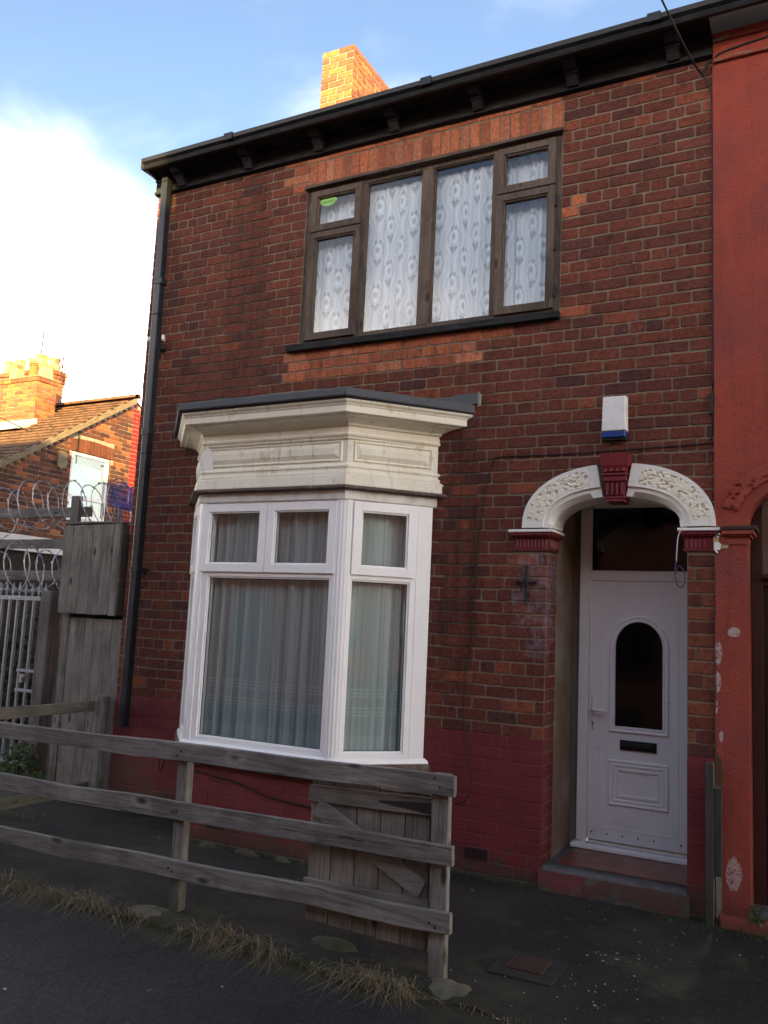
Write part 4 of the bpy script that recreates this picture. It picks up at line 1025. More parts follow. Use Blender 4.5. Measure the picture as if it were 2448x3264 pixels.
def wire(name, pts, r, mat, label, cat='cable', sub=6):
    P = [Vector(p) for p in pts]; out = []
    for i in range(len(P)-1):
        p0, p1, p2, p3 = P[max(i-1, 0)], P[i], P[i+1], P[min(i+2, len(P)-1)]
        for k in range(sub):
            t = k/sub; out.append(.5*((2*p1)+(p2-p0)*t+(2*p0-5*p1+4*p2-p3)*t*t+(3*p1-p0-3*p2+p3)*t**3))
    out.append(P[-1]); m = MB(); m.tube(out, r, 6); return tag(m.build(name, mat, smooth=True), label, cat)
wire('wall_cable', [(4.975, -.006, 3.30), (4.974, -.008, 3.02), (4.955, -.008, 2.955), (4.93, -.008, 2.940), (4.4, -.012, 2.925), (3.9, -.008, 2.918), (3.55, -.008, 2.922), (3.49, -.010, 2.90), (3.44, -.012, 2.72), (3.395, -.012, 2.4), (3.375, -.010, 2.0), (3.37, -.010, 1.7), (3.33, -.02, 1.35), (3.325, -.015, 1.05), (3.37, -.02, .80), (3.40, -.03, .62), (3.36, -.03, .50), (3.28, -.02, .47)], .0045, MT['cable'], 'thin black cable looping along the bricks from the party wall down past the bay')
tag(boxo('junction_box', MT['iron_black'], None, 4.958, 4.982, -.028, .006, 3.13, 3.27, .004), 'small black cable junction box on the brick beside the orange wall', 'junction box')
T, L = seg(-.03, 1)
wire('wall_cable', [T(-.02, .58, -.01), T(.05, .53, -.012), T(.3, .50, -.008), T(.5, .485, -.01), T(.8, .42, -.012), T(1.1, .40, -.01), T(1.29, .39, -.01)], .005, MT['cable'], 'black cable sagging along the red painted wall under the bay')
wire('wall_cable', [(.70, -.005, .60), (.66, -.03, .56), (.63, -.03, .42), (.60, -.03, .36), (.58, -.02, .45), (.60, -.01, .53)], .005, MT['cable'], 'short loop of black cable on the red wall left of the bay')
wire('loose_wire', [(4.80, -.062, 2.39), (4.775, -.075, 2.33), (4.765, -.07, 2.22), (4.762, -.06, 2.17)], .004, MT['cable_white'], 'loose white wire dangling from the right end of the door arch')
wire('loose_wire', [(4.762, -.06, 2.17), (4.752, -.06, 2.10), (4.768, -.06, 2.02), (4.800, -.06, 2.01), (4.815, -.06, 2.06), (4.800, -.06, 2.12), (4.772, -.06, 2.14), (4.758, -.06, 2.09)], .0035, MT['cable_blue'], 'dark blue end of the loose wire coiled in front of the fanlight')
wire('overhead_cable', [(4.93, -.02, 5.50), (4.80, -.35, 5.66), (4.3, -1.8, 6.55), (3.4, -4.5, 8.2)], .007, MT['cable'], 'black overhead service cable running up from the eaves at the top right')
wire('wall_cable', [(4.93, -.02, 5.50), (4.965, -.014, 5.42), (4.979, -.012, 5.30), (4.980, -.010, 4.6), (4.981, -.010, 3.9), (4.979, -.008, 3.30)], .006, MT['cable'], 'black cable running down the joint between brick and orange wall')
wire('wall_cable', [(4.92, -.03, 5.52), (4.99, -.035, 5.60), (5.2, -.035, 5.655), (6.4, -.035, 5.74)], .009, MT['cable'], 'twisted black cable crossing the top of the orange wall under the eaves')
wire('overhead_cable', [(-10.5, 2.2, 6.5), (-6.03, 5.35, 4.28)], .010, MT['cable'], 'thin black overhead cable sloping across the far gable at the left', sub=2)
pst = MB(); pst.box(4.935, 4.982, -.095, -.035, -.03, .945); pst.box(4.983, 5.025, -.080, -.025, .29, .80)
tag(pst.build('old_post', MT['wood_dark'], bevel=.004), 'old dark timber post standing against the wall right of the door', 'post')

# ------------------------------------------------------------------ orange rendered house next door
orange = thing('orange_house', 'neighbouring house rendered in rough orange-red with an arched brown door', 'house', (6.5, 0, 0))
ow = MB(); OAX = 5.645; OX1 = 8.6; YO = -.018
def ragged(z):
    if z > 2.40: return 4.986
    if z > 2.2: return 5.02+.03*noise.noise(Vector((z*20, 0, 0)))
    return 4.992+.016*noise.noise(Vector((z*9, 3, 0)))+.010*noise.noise(Vector((z*31, 5, 0)))+(.03 if z < .97 else 0)
zz = [0.0+2.40*k/60 for k in range(61)]
for a, b in zip(zz, zz[1:]):
    ow.add([(ragged(a), YO, a), (5.178, YO, a), (5.178, YO, b), (ragged(b), YO, b)], [(0, 1, 2, 3)])
    ow.add([(ragged(a), YO, a), (ragged(b), YO, b), (ragged(b), .02, b), (ragged(a), .02, a)], [(0, 1, 2, 3)])
    ow.add([(5.178, YO, a), (5.178, YO, b), (5.178, .22, b), (5.178, .22, a)], [(0, 1, 2, 3)])
ow.add([(6.11, YO, 0), (OX1, YO, 0), (OX1, YO, 2.40), (6.11, YO, 2.40)], [(0, 1, 2, 3)]); ow.add([(6.11, YO, 0), (6.11, YO, 2.40), (6.11, .22, 2.40), (6.11, .22, 0)], [(0, 1, 2, 3)])
NA = 30; oc = [(OAX+x, 2.40+z) for x, z in (sup(.466, .285, math.pi*(1-k/NA)) for k in range(NA+1))]
for (a, za), (b, zb) in zip(oc, oc[1:]):
    ow.add([(a, YO, za), (b, YO, zb), (b, YO, 3.2), (a, YO, 3.2)], [(0, 1, 2, 3)]); ow.add([(a, YO, za), (b, YO, zb), (b, .22, zb), (a, .22, za)], [(0, 1, 2, 3)])
ow.add([(4.986, YO, 2.40), (5.179, YO, 2.40), (5.179, YO, 3.2), (4.986, YO, 3.2)], [(0, 1, 2, 3)]); ow.add([(6.111, YO, 2.40), (OX1, YO, 2.40), (OX1, YO, 3.2), (6.111, YO, 3.2)], [(0, 1, 2, 3)])
ow.add([(4.986, YO, 3.2), (OX1, YO, 3.2), (OX1, YO, 5.80), (4.986, YO, 5.80)], [(0, 1, 2, 3)]); ow.add([(4.986, YO, 2.4), (4.986, YO, 5.80), (4.986, .02, 5.80), (4.986, .02, 2.4)], [(0, 1, 2, 3)])
ow.build('rendered_wall', MT['orange_render'], orange, fix=False)
# worm pattern along the arch, rounded like paint-clogged stone
p = MB(); nu, nv = 150, 20
for i in range(nu+1):
    t = math.pi*(1-(.07+.86*i/nu))
    for j in range(nv+1):
        s = j/nv; x, z = sup(.53+.10*s, .345+.10*s, t)
        P0 = Vector((OAX+x, 0, 2.40+z)); v = noise.voronoi(Vector((P0.x*24+.5*noise.noise(P0*40), P0.z*28, 9.0)))[0]; h = min(1, max(0, (v[0]-.18)*4.0))
        edge = min(i, nu-i, j, nv-j)
        p.v.append((P0.x, YO+(-.002-.016*h if edge > 0 else .004), P0.z))
for i in range(nu):
    for j in range(nv):
        a = i*(nv+1)+j; p.f.append((a, a+1, a+nv+2, a+nv+1)); p.t.append((1, 1, 1))
p.build('vermiculated_arch', MT['orange_render'], orange, smooth=True)
m = MB()
for z0, z1, pp in ((2.28, 2.33, .004), (2.330, 2.342, .022), (2.342, 2.368, .040)): m.box(5.0325 if z1 > 2.34 else 5.010, 5.180+pp, YO-.004-pp, .16, z0, z1-.0005)
cp_ = m.build('capital', MT['orange_render'], orange, bevel=.004)
m = MB(); m.box(5.0325, 5.235, -.066, .16, 2.3685, 2.396); m.build('abacus', MT['rust_iron'], cp_, bevel=.006)
m = MB(); m.prism([(4.980, 2.255), (5.065, 2.258), (5.07, 2.29), (5.085, 2.327), (4.980, 2.327)], TF, YO-.005, .0); m.build('bare_patch', MT['buff_pot'], cp_)
m = MB(); m.prism([(4.984, 2.245), (5.02, 2.248), (5.025, 2.285), (5.008, 2.30), (4.985, 2.295)], TF, YO-.009, YO-.0055); m.build('white_patch', MT['white_masonry'], cp_)
boxo('eaves_cornice', MT['orange_render'], orange, 4.99, OX1, -.035, YO+.005, 5.606, 5.79, .006); boxo('cornice_bead', MT['peeled'], orange, 4.99, OX1, -.045, YO+.004, 5.575, 5.605, .008); boxo('cornice_bead', MT['peeled'], orange, 4.992, OX1, -.060, YO+.003, 5.715, 5.745, .008)
boxo('plinth_block', MT['orange_render'], orange, 5.0, OX1, -.075, .20, -.05, .075, .02)
fr2 = MB(); fr2.box(5.179, 5.25, .205, .27, .08, 2.75); fr2.box(6.04, 6.11, .205, .27, .08, 2.75); fr2.box(5.25, 6.04, .2055, .27, 2.04, 2.10); fr2.box(5.25, 6.04, .2056, .27, 2.66, 2.75); fr2.box(5.24, 6.05, .17, .21, 2.085, 2.115)
f2 = fr2.build('door_frame', MT['brown_frame'], orange, bevel=.004)
boxo('fanlight_pane', MT['glass_dark'], f2, 5.25, 6.04, .235, .240, 2.10, 2.66); boxo('fanlight_lining', MT['room'], f2, 5.20, 6.1, .60, .62, 2.0, 2.8)
d2 = boxo('door', MT['brown_door'], orange, 5.251, 6.039, .225, .26, .09, 2.038, .004)
for z0, z1 in ((.25, .85), (1.05, 1.9)): boxo('door_panel', MT['brown_door'], d2, 5.36, 5.60, .213, .2245, z0, z1, .006); boxo('door_panel', MT['brown_door'], d2, 5.69, 5.93, .213, .2245, z0, z1, .006)
boxo('door_sill', MT['step_concrete'], orange, 5.179, 6.11, -.02, .21, .076, .10, .006)

# ------------------------------------------------------------------ post and rail fence in front of the yard
fence = thing('rail_fence', 'weathered grey three-rail timber fence along the front of the yard', 'fence', (2.3, -1.65, 0))
def plank(a, b, w, t, mat, name, parent, upv=(0, 0, 1), warp=.004, seed=0, bevel=.004):
    """sawn board from a to b, w tall, t thick, slightly warped and uneven"""
    a, b = Vector(a), Vector(b); d = b-a; L = d.length; d.normalize(); u = Vector(upv); s = d.cross(u).normalized(); u = s.cross(d)
    nseg = max(3, int(L/.16)); rr = []
    for k in range(nseg+1):
        f = k/nseg; c = a+(b-a)*f; n_ = lambda q: noise.noise(Vector((f*L*1.7, q, seed)))
        w0, w1 = -w/2+n_(1)*warp, w/2+n_(2)*warp; q = s*n_(3)*warp*1.2
        rr.append([c+u*w0+s*t/2+q, c+u*w1+s*t/2+q, c+u*w1-s*t/2+q, c+u*w0-s*t/2+q])
    m = MB(); m.rings(rr); return m.build(name, mat, parent, bevel=bevel)
for x, w, t, h in ((2.248, .073, .060, .890), (3.891, .090, .046, .962), (.40, .08, .06, .87)):
    plank((x+.012, -1.700+t/2, -.06), (x, -1.700+t/2, h), w, t, MT['wood_post'], 'post', fence, (1, 0, 0), .004, x)
for z0, z1, h in ((.868, .918, .098), (.537, .590, .100), (.208, .278, .098)):
    sl = (z1-z0)/(3.965-.69); xa = -.7
    r_ = plank((xa, -1.719, z0+sl*(xa-.69)), (3.982, -1.719, z1), h, .036, MT['wood_rail'], 'rail', fence, (0, 0, 1), .010, z0*10)
    for x in (2.232, 2.262, 3.875, 3.905):
        zc = z0+sl*(x-.69)+R.uniform(-.03, .03); nl = MB(); nl.tube([(x, -1.736, zc), (x, -1.7405, zc)], .0075, 7); nl.build('nail', MT['iron_black'], r_)

# wooden gate standing open behind the right end of the fence
gate = thing('wooden_gate', 'ledged and braced wooden gate folded back behind the fence end', 'gate', (3.45, -1.66, .05))
seams = [3.113, 3.253, 3.399, 3.540, 3.681, 3.823, 3.868]
for k, (a, b) in enumerate(zip(seams, seams[1:])):
    plank(((a+b)/2, -1.640, .115-.004*k+R.uniform(-.004, .004)), ((a+b)/2, -1.640, .842+R.uniform(-.008, .008)), b-a-.006, .020, MT['wood_board'], 'board', gate, (1, 0, 0), .002, k*3.3, .003)
plank((3.112, -1.664, .768), (3.842, -1.664, .790), .086, .026, MT['wood_board_x'], 'ledge', gate, warp=.003, seed=1)
plank((3.105, -1.664, .290), (3.842, -1.664, .305), .080, .026, MT['wood_board_x'], 'ledge', gate, warp=.003, seed=2)
plank((3.165, -1.6635, .700), (3.80, -1.6635, .385), .098, .024, MT['wood_board_x'], 'brace', gate, warp=.002, seed=3)
hg = MB(); hg.prism([(3.535, .778), (3.55, .788), (3.83, .812), (3.85, .812), (3.85, .760), (3.83, .760)], TF, -1.684, -1.678)
hg.build('strap_hinge', MT['iron_black'], gate, bevel=.002)
def lump(name, cx, cy, rx, ry, h, mat, label, cat, rot=0, seed=0, parent=None):
    m = MB(); nr, na = 8, 30; rr = []
    for i in range(nr+1):
        f = i/nr; z = h*(1-f**2.4)
        ring = []
        for k in range(na):
            a = 6.283*k/na; q = 1+.22*noise.noise(Vector((math.cos(a)*1.3, math.sin(a)*1.3, seed)))+.07*noise.noise(Vector((math.cos(a)*4, math.sin(a)*4, seed)))
            x, y = rx*f*q*math.cos(a), ry*f*q*math.sin(a); c, s = math.cos(rot), math.sin(rot)
            ring.append((cx+x*c-y*s, cy+x*s+y*c, -.035+z+.010*noise.noise(Vector((x*22, y*22, seed)))*(f < .95)))
        rr.append(ring)
    m.rings(rr[::-1], cap=False); m.f.append(tuple(range(len(m.v)-na, len(m.v)))); m.t.append((1, 1, 1))
    return tag(m.build(name, mat, smooth=True), label, cat)
lump('concrete_footing', 2.13, -1.74, .20, .085, .050, MT['old_concrete'], 'pale lump of concrete round the foot of the middle fence post', 'footing', .1, 2)
lump('concrete_footing', 3.99, -1.72, .18, .11, .050, MT['old_concrete'], 'pale mossy lump of concrete round the foot of the fence end post', 'footing', -.05, 7)
lump('concrete_footing', 3.60, -1.83, .15, .05, .030, MT['old_concrete'], 'low crust of old concrete in the grass under the gate', 'footing', .1, 12)
tag(stone((3.28, -1.62, -.005), .15, .07, .040, 'mossy_rock', MT['mossy_stone'], None, 77), 'mossy broken stone lying under the open wooden gate', 'rock')

# side fence running back to the house corner
sf = thing('side_fence', 'low two-rail timber side fence running back to the house corner', 'fence', (-.16, -.8, 0))
plank((-.115, -.035, -.05), (-.115, -.035, .935), .10, .09, MT['wood_post'], 'post', sf, (1, 0, 0), .003, 5)
plank((-.175, -1.75, .845), (-.170, -.02, .845), .092, .034, MT['wood_side'], 'rail', sf, warp=.003, seed=8)
plank((-.175, -1.75, .130), (-.170, -.02, .150), .092, .034, MT['wood_side'], 'rail', sf, warp=.003, seed=9)

# boarded screen between the house and the alley gate
bs = thing('board_screen', 'tall weathered vertical-board screen filling the gap beside the house corner', 'fence panel', (-.4, .05, 0))
ux = [-.812, -.690, -.565, -.430, -.305, -.170, -.085]
for k, (a, b) in enumerate(zip(ux, ux[1:])):
    plank(((a+b)/2+.012, -.012, 1.645+R.uniform(-.005, .005)), ((a+b)/2, -.012, 2.475+R.uniform(-.008, .008)), b-a-.004, .022, MT['wood_board'], 'upper_board', bs, (1, 0, 0), .002, k*2.1, .002)
boxo('edge_batten', MT['wood_side'], bs, -.0845, -.055, -.024, .06, 1.65, 2.48, .003)
boxo('top_cap', MT['wood_rail'], bs, -.82, -.055, -.03, .07, 2.4855, 2.503, .003)
lx = [-.690, -.600, -.490, -.385, -.265, -.150, -.02]
for k, (a, b) in enumerate(zip(lx, lx[1:])):
    plank(((a+b)/2+.006, .052, -.02), ((a+b)/2, .052, 1.61), b-a-.003, .022, MT['wood_board'], 'lower_board', bs, (1, 0, 0), .002, 40+k*2.7, .002)
boxo('screen_post', MT['wood_post'], bs, -.790, -.700, .035, .12, -.02, 1.64, .006); boxo('back_board', MT['void'], bs, -.79, -.03, .09, .10, 1.55, 2.4)

# galvanised alley gate
ag = thing('metal_gate', 'galvanised steel bar gate with fleur-de-lis spikes beside the alley post', 'gate', (-2.1, .6, 0))
YG = .60
m = MB(); m.box(-2.75, -1.668, YG-.02, YG+.02, 1.755, 1.800); m.box(-1.722, -1.668, YG-.0205, YG+.0205, .06, 1.7545); m.box(-2.75, -1.7225, YG-.02, YG+.02, .06, .10)
m.box(-2.01, -1.7225, YG-.018, YG+.018, 1.005, 1.035); m.box(-2.01, -1.7225, YG-.018, YG+.018, .80, .83)
m.build('gate_frame', MT['galvanised'], ag, bevel=.003)
for k in range(9):
    x = -1.860-.125*k; boxo('bar', MT['galvanised'], ag, x-.013, x+.013, YG-.013, YG+.013, .10, 1.7545, .002)
m = MB(); m.box(-1.665, -1.625, YG-.02, YG+.03, .0, 1.80); m.build('hanging_post', MT['galvanised'], ag, bevel=.003)
def finial(x, z, y, parent, mat):
    m = MB(); q = lambda P, t: m.prism(P, lambda a, b, d: (x+a, y+d, z+b), -t, t)
    q([(-.007, 0), (.007, 0), (.007, .055), (-.007, .055)], .006); q([(-.020, .028), (.020, .028), (.020, .036), (-.020, .036)], .008)
    q([(0, .145), (.006, .120), (.017, .092), (.020, .075), (.010, .050), (-.010, .050), (-.020, .075), (-.017, .092), (-.006, .120)], .006)
    for s in (-1, 1): q([(s*.008, .045), (s*.020, .072), (s*.034, .076), (s*.040, .062), (s*.036, .050), (s*.030, .060), (s*.022, .056), (s*.014, .040)][::s], .005)
    return m.build('finial', mat, parent)
for k in range(9): finial(-1.70-.098*k*1.02, 1.800, YG, ag, MT['galvanised'])
m = MB(); m.box(-2.235, -2.065, YG-.024, YG-.0205, 1.757, 1.798); sg = m.build('name_plate', MT['white_board'], ag)
m = MB()
for r_, zc in ((0, 1.786), (1, 1.769)):
    x = -2.222
    while x < -2.080: w = R.uniform(.006, .02); m.box(x, x+w, YG-.0250, YG-.0243, zc-.0035, zc+.0035); x += w+.006
m.build('print', MT['iron_black'], sg, fix=False)
lk = MB(); lk.box(-1.93, -1.86, YG-.035, YG-.0185, .955, .985); lk.box(-1.912, -1.882, YG-.05, YG-.02, .90, .952); lk.tube([(-1.91, YG-.036, .95), (-1.91, YG-.036, .975), (-1.885, YG-.036, .975), (-1.885, YG-.036, .95)], .005, 6); lk.build('padlock', MT['brass_steel'], ag)
m = MB(); m.box(-1.60, -1.44, .45, .60, -.02, 1.86); tag(m.build('gate_post', MT['wood_post'], bevel=.010), 'thick square timber post right of the metal alley gate', 'post')
tag(boxo('blue_panel', MT['alarm_blue'], None, -1.655, -1.605, .50, .56, .82, 1.26, .004), 'strip of blue plastic fixed beside the timber gate post', 'plastic strip')
# rails and post behind the gate that carry the razor wire
rk = thing('timber_frame', 'timber post and rails above the alley gate carrying razor wire', 'timber frame', (-1.9, .95, 0))
plank((-3.4, .95, 2.755), (-1.52, .95, 2.752), .108, .045, MT['wood_rail'], 'rail', rk, seed=60); plank((-3.4, .96, 2.398), (-1.0, .96, 2.400), .104, .045, MT['wood_rail'], 'rail', rk, seed=61); plank((-3.4, .96, 2.035), (-1.0, .96, 2.045), .112, .045, MT['wood_rail'], 'rail', rk, seed=62)
plank((-1.70, .90, -.02), (-1.70, .90, 2.92), .12, .055, MT['wood_post'], 'post', rk, (1, 0, 0), seed=63); plank((-3.3, .99, -.02), (-3.3, .99, 2.8), .12, .045, MT['wood_post'], 'post', rk, (1, 0, 0), seed=64)
def razor(label, x0, x1, y, z, rad_, turns, seed, lean=.35):
    rr = random.Random(seed); th = thing('razor_wire', label, 'razor wire', ((x0+x1)/2, y, z), 'razor wire coils over the alley gate'); m = MB(); pts = []; n_ = int(turns*30)
    for k in range(n_+1):
        f = k/n_; a = 6.283*turns*f; r_ = rad_*(1+.16*math.sin(a*.37+seed)+.10*math.sin(a*.81))
        pts.append(Vector((x0+(x1-x0)*f+lean*r_*math.cos(a+.6)+.02*math.sin(a*1.7), y+r_*.55*math.cos(a), z+r_*math.sin(a)-.03*math.sin(f*9))))
    m.tube(pts, .0055, 5); m.build('wire', MT['razor'], th, smooth=True)
    b = MB()
    for k in range(1, n_, 2):
        p = pts[k]; d = (pts[k+1]-pts[k-1]).normalized() if k < n_ else Vector((1, 0, 0)); u = d.orthogonal().normalized(); u.rotate(Matrix.Rotation(rr.uniform(0, 6.28), 3, d)); w = d.cross(u)
        b.add([p+d*.020+u*.016, p+d*.005+w*.003, p-d*.020+u*.016, p-d*.005-w*.003, p-d*.020-u*.016, p+d*.020-u*.016], [(0, 1, 2, 3), (3, 4, 5, 1), (0, 1, 3), (1, 5, 4)])
    kind(b.build('barbs', MT['razor'], th, fix=False), 'stuff')
razor('upper coil of razor wire looping over the timber rail below the blue net', -3.6, -.62, .88, 2.80, .26, 13, 1)
razor('lower coil of razor wire lying on the spikes of the metal gate', -3.3, -1.25, .62, 2.07, .245, 8, 4)
nt_ = thing('fishing_net', "child's blue fishing net on a blue stick stuck behind the board screen", 'fishing net', (-.6, .35, 2.45))
m = MB(); m.tube([(-.52, .38, 2.35), (-.53, .38, 2.72)], .008, 6); m.build('stick', MT['net_blue'], nt_)
hoop = [(-.545+.105*math.cos(a)*(1-.25*math.sin(a)), .38+.05*math.cos(a), 2.825+.125*math.sin(a)) for a in [6.283*k/24 for k in range(25)]]
m = MB(); m.tube(hoop, .004, 6); m.build('hoop', MT['net_blue'], nt_)
nm, ng = material('net_mesh'); tr_ = ng.new('BsdfTransparent'); df_ = ng.new('BsdfDiffuse'); df_.inputs[0].default_value = (.03, .13, .55, 1); mx_ = ng.new('MixShader'); mx_.inputs[0].default_value = .5
ng.nt.links.new(tr_.outputs[0], mx_.inputs[1]); ng.nt.links.new(df_.outputs[0], mx_.inputs[2]); ng.nt.links.new(mx_.outputs[0], ng.out.inputs[0])
m = MB(); rr = []
for i in range(9):
    f = i/8; w_ = 1-f**1.6
    rr.append([(-.545+.105*w_*math.cos(a)*(1-.25*math.sin(a))+.06*f+.03*noise.noise(Vector((math.cos(a)*2, math.sin(a)*2, f*5))), .40+.16*f+.05*math.cos(a)*w_+.05*noise.noise(Vector((math.cos(a)*3, math.sin(a)*3, f*6+9))), 2.825+.125*w_*math.sin(a)-.13*f**1.2+.03*noise.noise(Vector((math.cos(a)*2.5, math.sin(a)*2.5, f*4+3)))) for a in [6.283*k/22 for k in range(22)]])
m.rings(rr, cap=False); m.build('net', nm, nt_)

# ------------------------------------------------------------------ house across the side lane at the left
XL = -6.0
lh = thing('far_house', 'brown brick end-terrace house with gable wall across the lane at the left', 'house', (-9, 5.9, 0))
RY, RZ, SLP = 5.95, 5.66, .627                                 # ridge and slope of its roof
TL = lambda u, z, d: (XL-d, u, z)
verge = lambda y: RZ-SLP*abs(RY-y)
LW = Wall()
LC = [(.12, .050, .034), (.10, .045, .034), (.15, .058, .037), (.085, .042, .037), (.16, .062, .037)]
LO = [(.34, .115, .05), (.38, .14, .06), (.30, .105, .05)]
def lt(u, z):
    if u > 5.95: return jit((.36, .03, .03), .08)
    return jit(R.choice(LO), .15) if R.random() < (.17 if z < 4.6 else .30) else jit(R.choice(LC), .18)
i = 0; z = 1.2
while z < 5.7:
    z1 = z+.0785; iv = [(2.2, 7.6)]
    if z1 > 3.27 and z < 4.42: iv = cut(iv, 4.575, 5.475)
    if 4.415 < z1 and z < 4.66: iv = cut(iv, 4.52, 5.53)
    lim = [(a, b) for a, b in iv]
    hgt = RY-(RZ-.05-z1)/SLP
    iv = [(max(a, hgt), min(b, 2*RY-hgt)) for a, b in lim if min(b, 2*RY-hgt)-max(a, hgt) > .03]
    iv = [q for p_ in iv for q in ([p_] if p_[1] < 5.96 or p_[0] > 5.96 else [(p_[0], 5.95), (5.95, 6.03), (6.03, p_[1])])]
    LW.course(z, z1, iv, TL, lt, i % 5 == 4, .1123*(i % 2), joint=.012, hidden=(z < 2.5)); z = z1; i += 1
for k in range(13):
    a = 4.52+1.01*k/13; LW.put(a+.005, a+1.01/13-.005, 4.425, 4.425+.215+.03*math.sin(math.pi*(k+.5)/13), TL, jit((.16, .06, .038), .2))
LW.build(lh, MT['brick'], 280)
m = MB()
m.add([TL(2.2, -.05, .012), TL(4.575, -.05, .012), TL(4.575, 4.425, .012), TL(RY-(RZ-4.425)/SLP, 4.425, .012), TL(2.2, verge(2.2), .012)], [(0, 1, 2, 3, 4)])
gridwall(m, [4.575, 5.475, 7.6], [-.05, 3.26, 4.425], lambda u, z: u < 5.475 and z > 3.26, TL, .012)
m.add([TL(2.2, 4.425, .012), TL(7.6, 4.425, .012), TL(7.6, verge(7.6), .012), TL(RY, RZ, .012), TL(max(2.2, RY-(RZ-4.425)/SLP), 4.425, .012)], [(0, 1, 2, 3, 4)])
m.build('mortar_wall', MT['cement'], lh, fix=False)
m = MB(); m.box(-14, XL-.03, .8, 9.6, -.05, 2.44); m.build('house_body', MT['brick_wall'], lh)
# roof of small plain tiles, verge bedded in mortar
m = MB(); nrow = 34; x1, x0 = XL+.06, -13.0
for r_ in range(nrow):
    a, b = r_/nrow, (r_+1.0)/nrow; Y0, Y1 = RY-5.2*(1-a), RY-5.2*(1-b); Za, Zb = verge(Y0)+.045, verge(Y1)+.045
    x = x1-(.135 if r_ % 2 else 0)*0.5
    while x > x0:
        w = .27; q = R.uniform(-.004, .006); m.add([(x, Y0-.02, Za+.012+q), (x-w+.006, Y0-.02, Za+.012+q), (x-w+.006, Y1+.03, Zb-.002), (x, Y1+.03, Zb-.002), (x, Y0-.02, Za-.012), (x-w+.006, Y0-.02, Za-.012)], [(0, 1, 2, 3), (0, 4, 5, 1)]); x -= w
kind(m.build('roof_tiles', MT['roof_tile'], lh, fix=False), 'stuff')
m = MB(); m.rings([[(x, RY+.085*math.cos(a), RZ+.055+.075*math.sin(a)) for a in [math.pi*k/8 for k in range(9)]] for x in (XL+.07, -9, -13)], closed=False); m.build('ridge_tiles', MT['roof_tile'], lh, fix=False, smooth=True)
m = MB(); m.rings([[(XL+.012, y, verge(y)-.07+.015*noise.noise(Vector((y*6, 0, 0)))), (XL+.055, y, verge(y)-.05), (XL+.058, y, verge(y)+.045), (XL-.02, y, verge(y)+.045)] for y in [RY-5.2+5.2*k/40 for k in range(41)]]); m.build('verge', MT['verge_mortar'], lh)
m = MB(); m.add([(XL, RY, RZ+.04), (-13, RY, RZ+.04), (-13, 9.6, RZ-2.2), (XL, 9.6, RZ-2.2)], [(0, 1, 2, 3)]); m.build('rear_roof', MT['roof_tile'], lh, fix=False)
# gable window
m = MB(); Q = lambda a, b, c: (XL-b, a, c)
for q in ((4.577, 4.632, 3.265, 4.42), (5.418, 5.473, 3.265, 4.42), (4.632, 5.418, 4.365, 4.42), (4.632, 5.418, 3.265, 3.32), (4.632, 5.418, 3.60, 3.665)): m.box(q[0], q[1], .03, .10, q[2], q[3], Q)
gw = m.build('window_frame', MT['pvc'], lh, bevel=.005)
mk_glass('glass_far', (.85, .97, .96), 1.6); mk_simple('sky_reflection', (.28, .56, .64), .9, (.24, .50, .60), 2)  # cyan colour paints in the sky reflected by the gable window
m = MB(); m.box(4.63, 5.42, .06, .064, 3.66, 4.37, Q); m.build('pane', MT['glass_far'], gw); m = MB(); m.box(4.63, 5.42, .06, .064, 3.32, 3.60, Q); m.build('pane', MT['glass_far'], gw)
m = MB(); m.box(4.5, 5.55, .30, .32, 3.2, 4.5, Q); m.build('reflection_sheet', MT['sky_reflection'], gw)  # sheet behind the panes carrying the painted sky reflection
m = MB(); m.box(4.55, 5.50, -.02, .10, 3.20, 3.2645, Q); m.build('window_sill', MT['white_board'], gw, bevel=.004)
m = MB(); m.prism([(4.25, 4.33), (4.27, 4.09), (4.33, 4.05), (4.44, 4.08), (4.47, 4.16), (4.455, 4.30), (4.42, 4.35), (4.30, 4.36)], lambda a, b, d: (XL-d, a, b), -.035, .0); m.build('render_patch', MT['verge_mortar'], lh)
m = MB(); m.tube([(XL+.02, 4.62, 4.82), (XL+.02, 4.66, 4.72), (XL+.02, 4.66, 4.44), (XL+.02, 4.66, 4.2)], .008, 5); m.build('cable_drop', MT['cable'], lh)
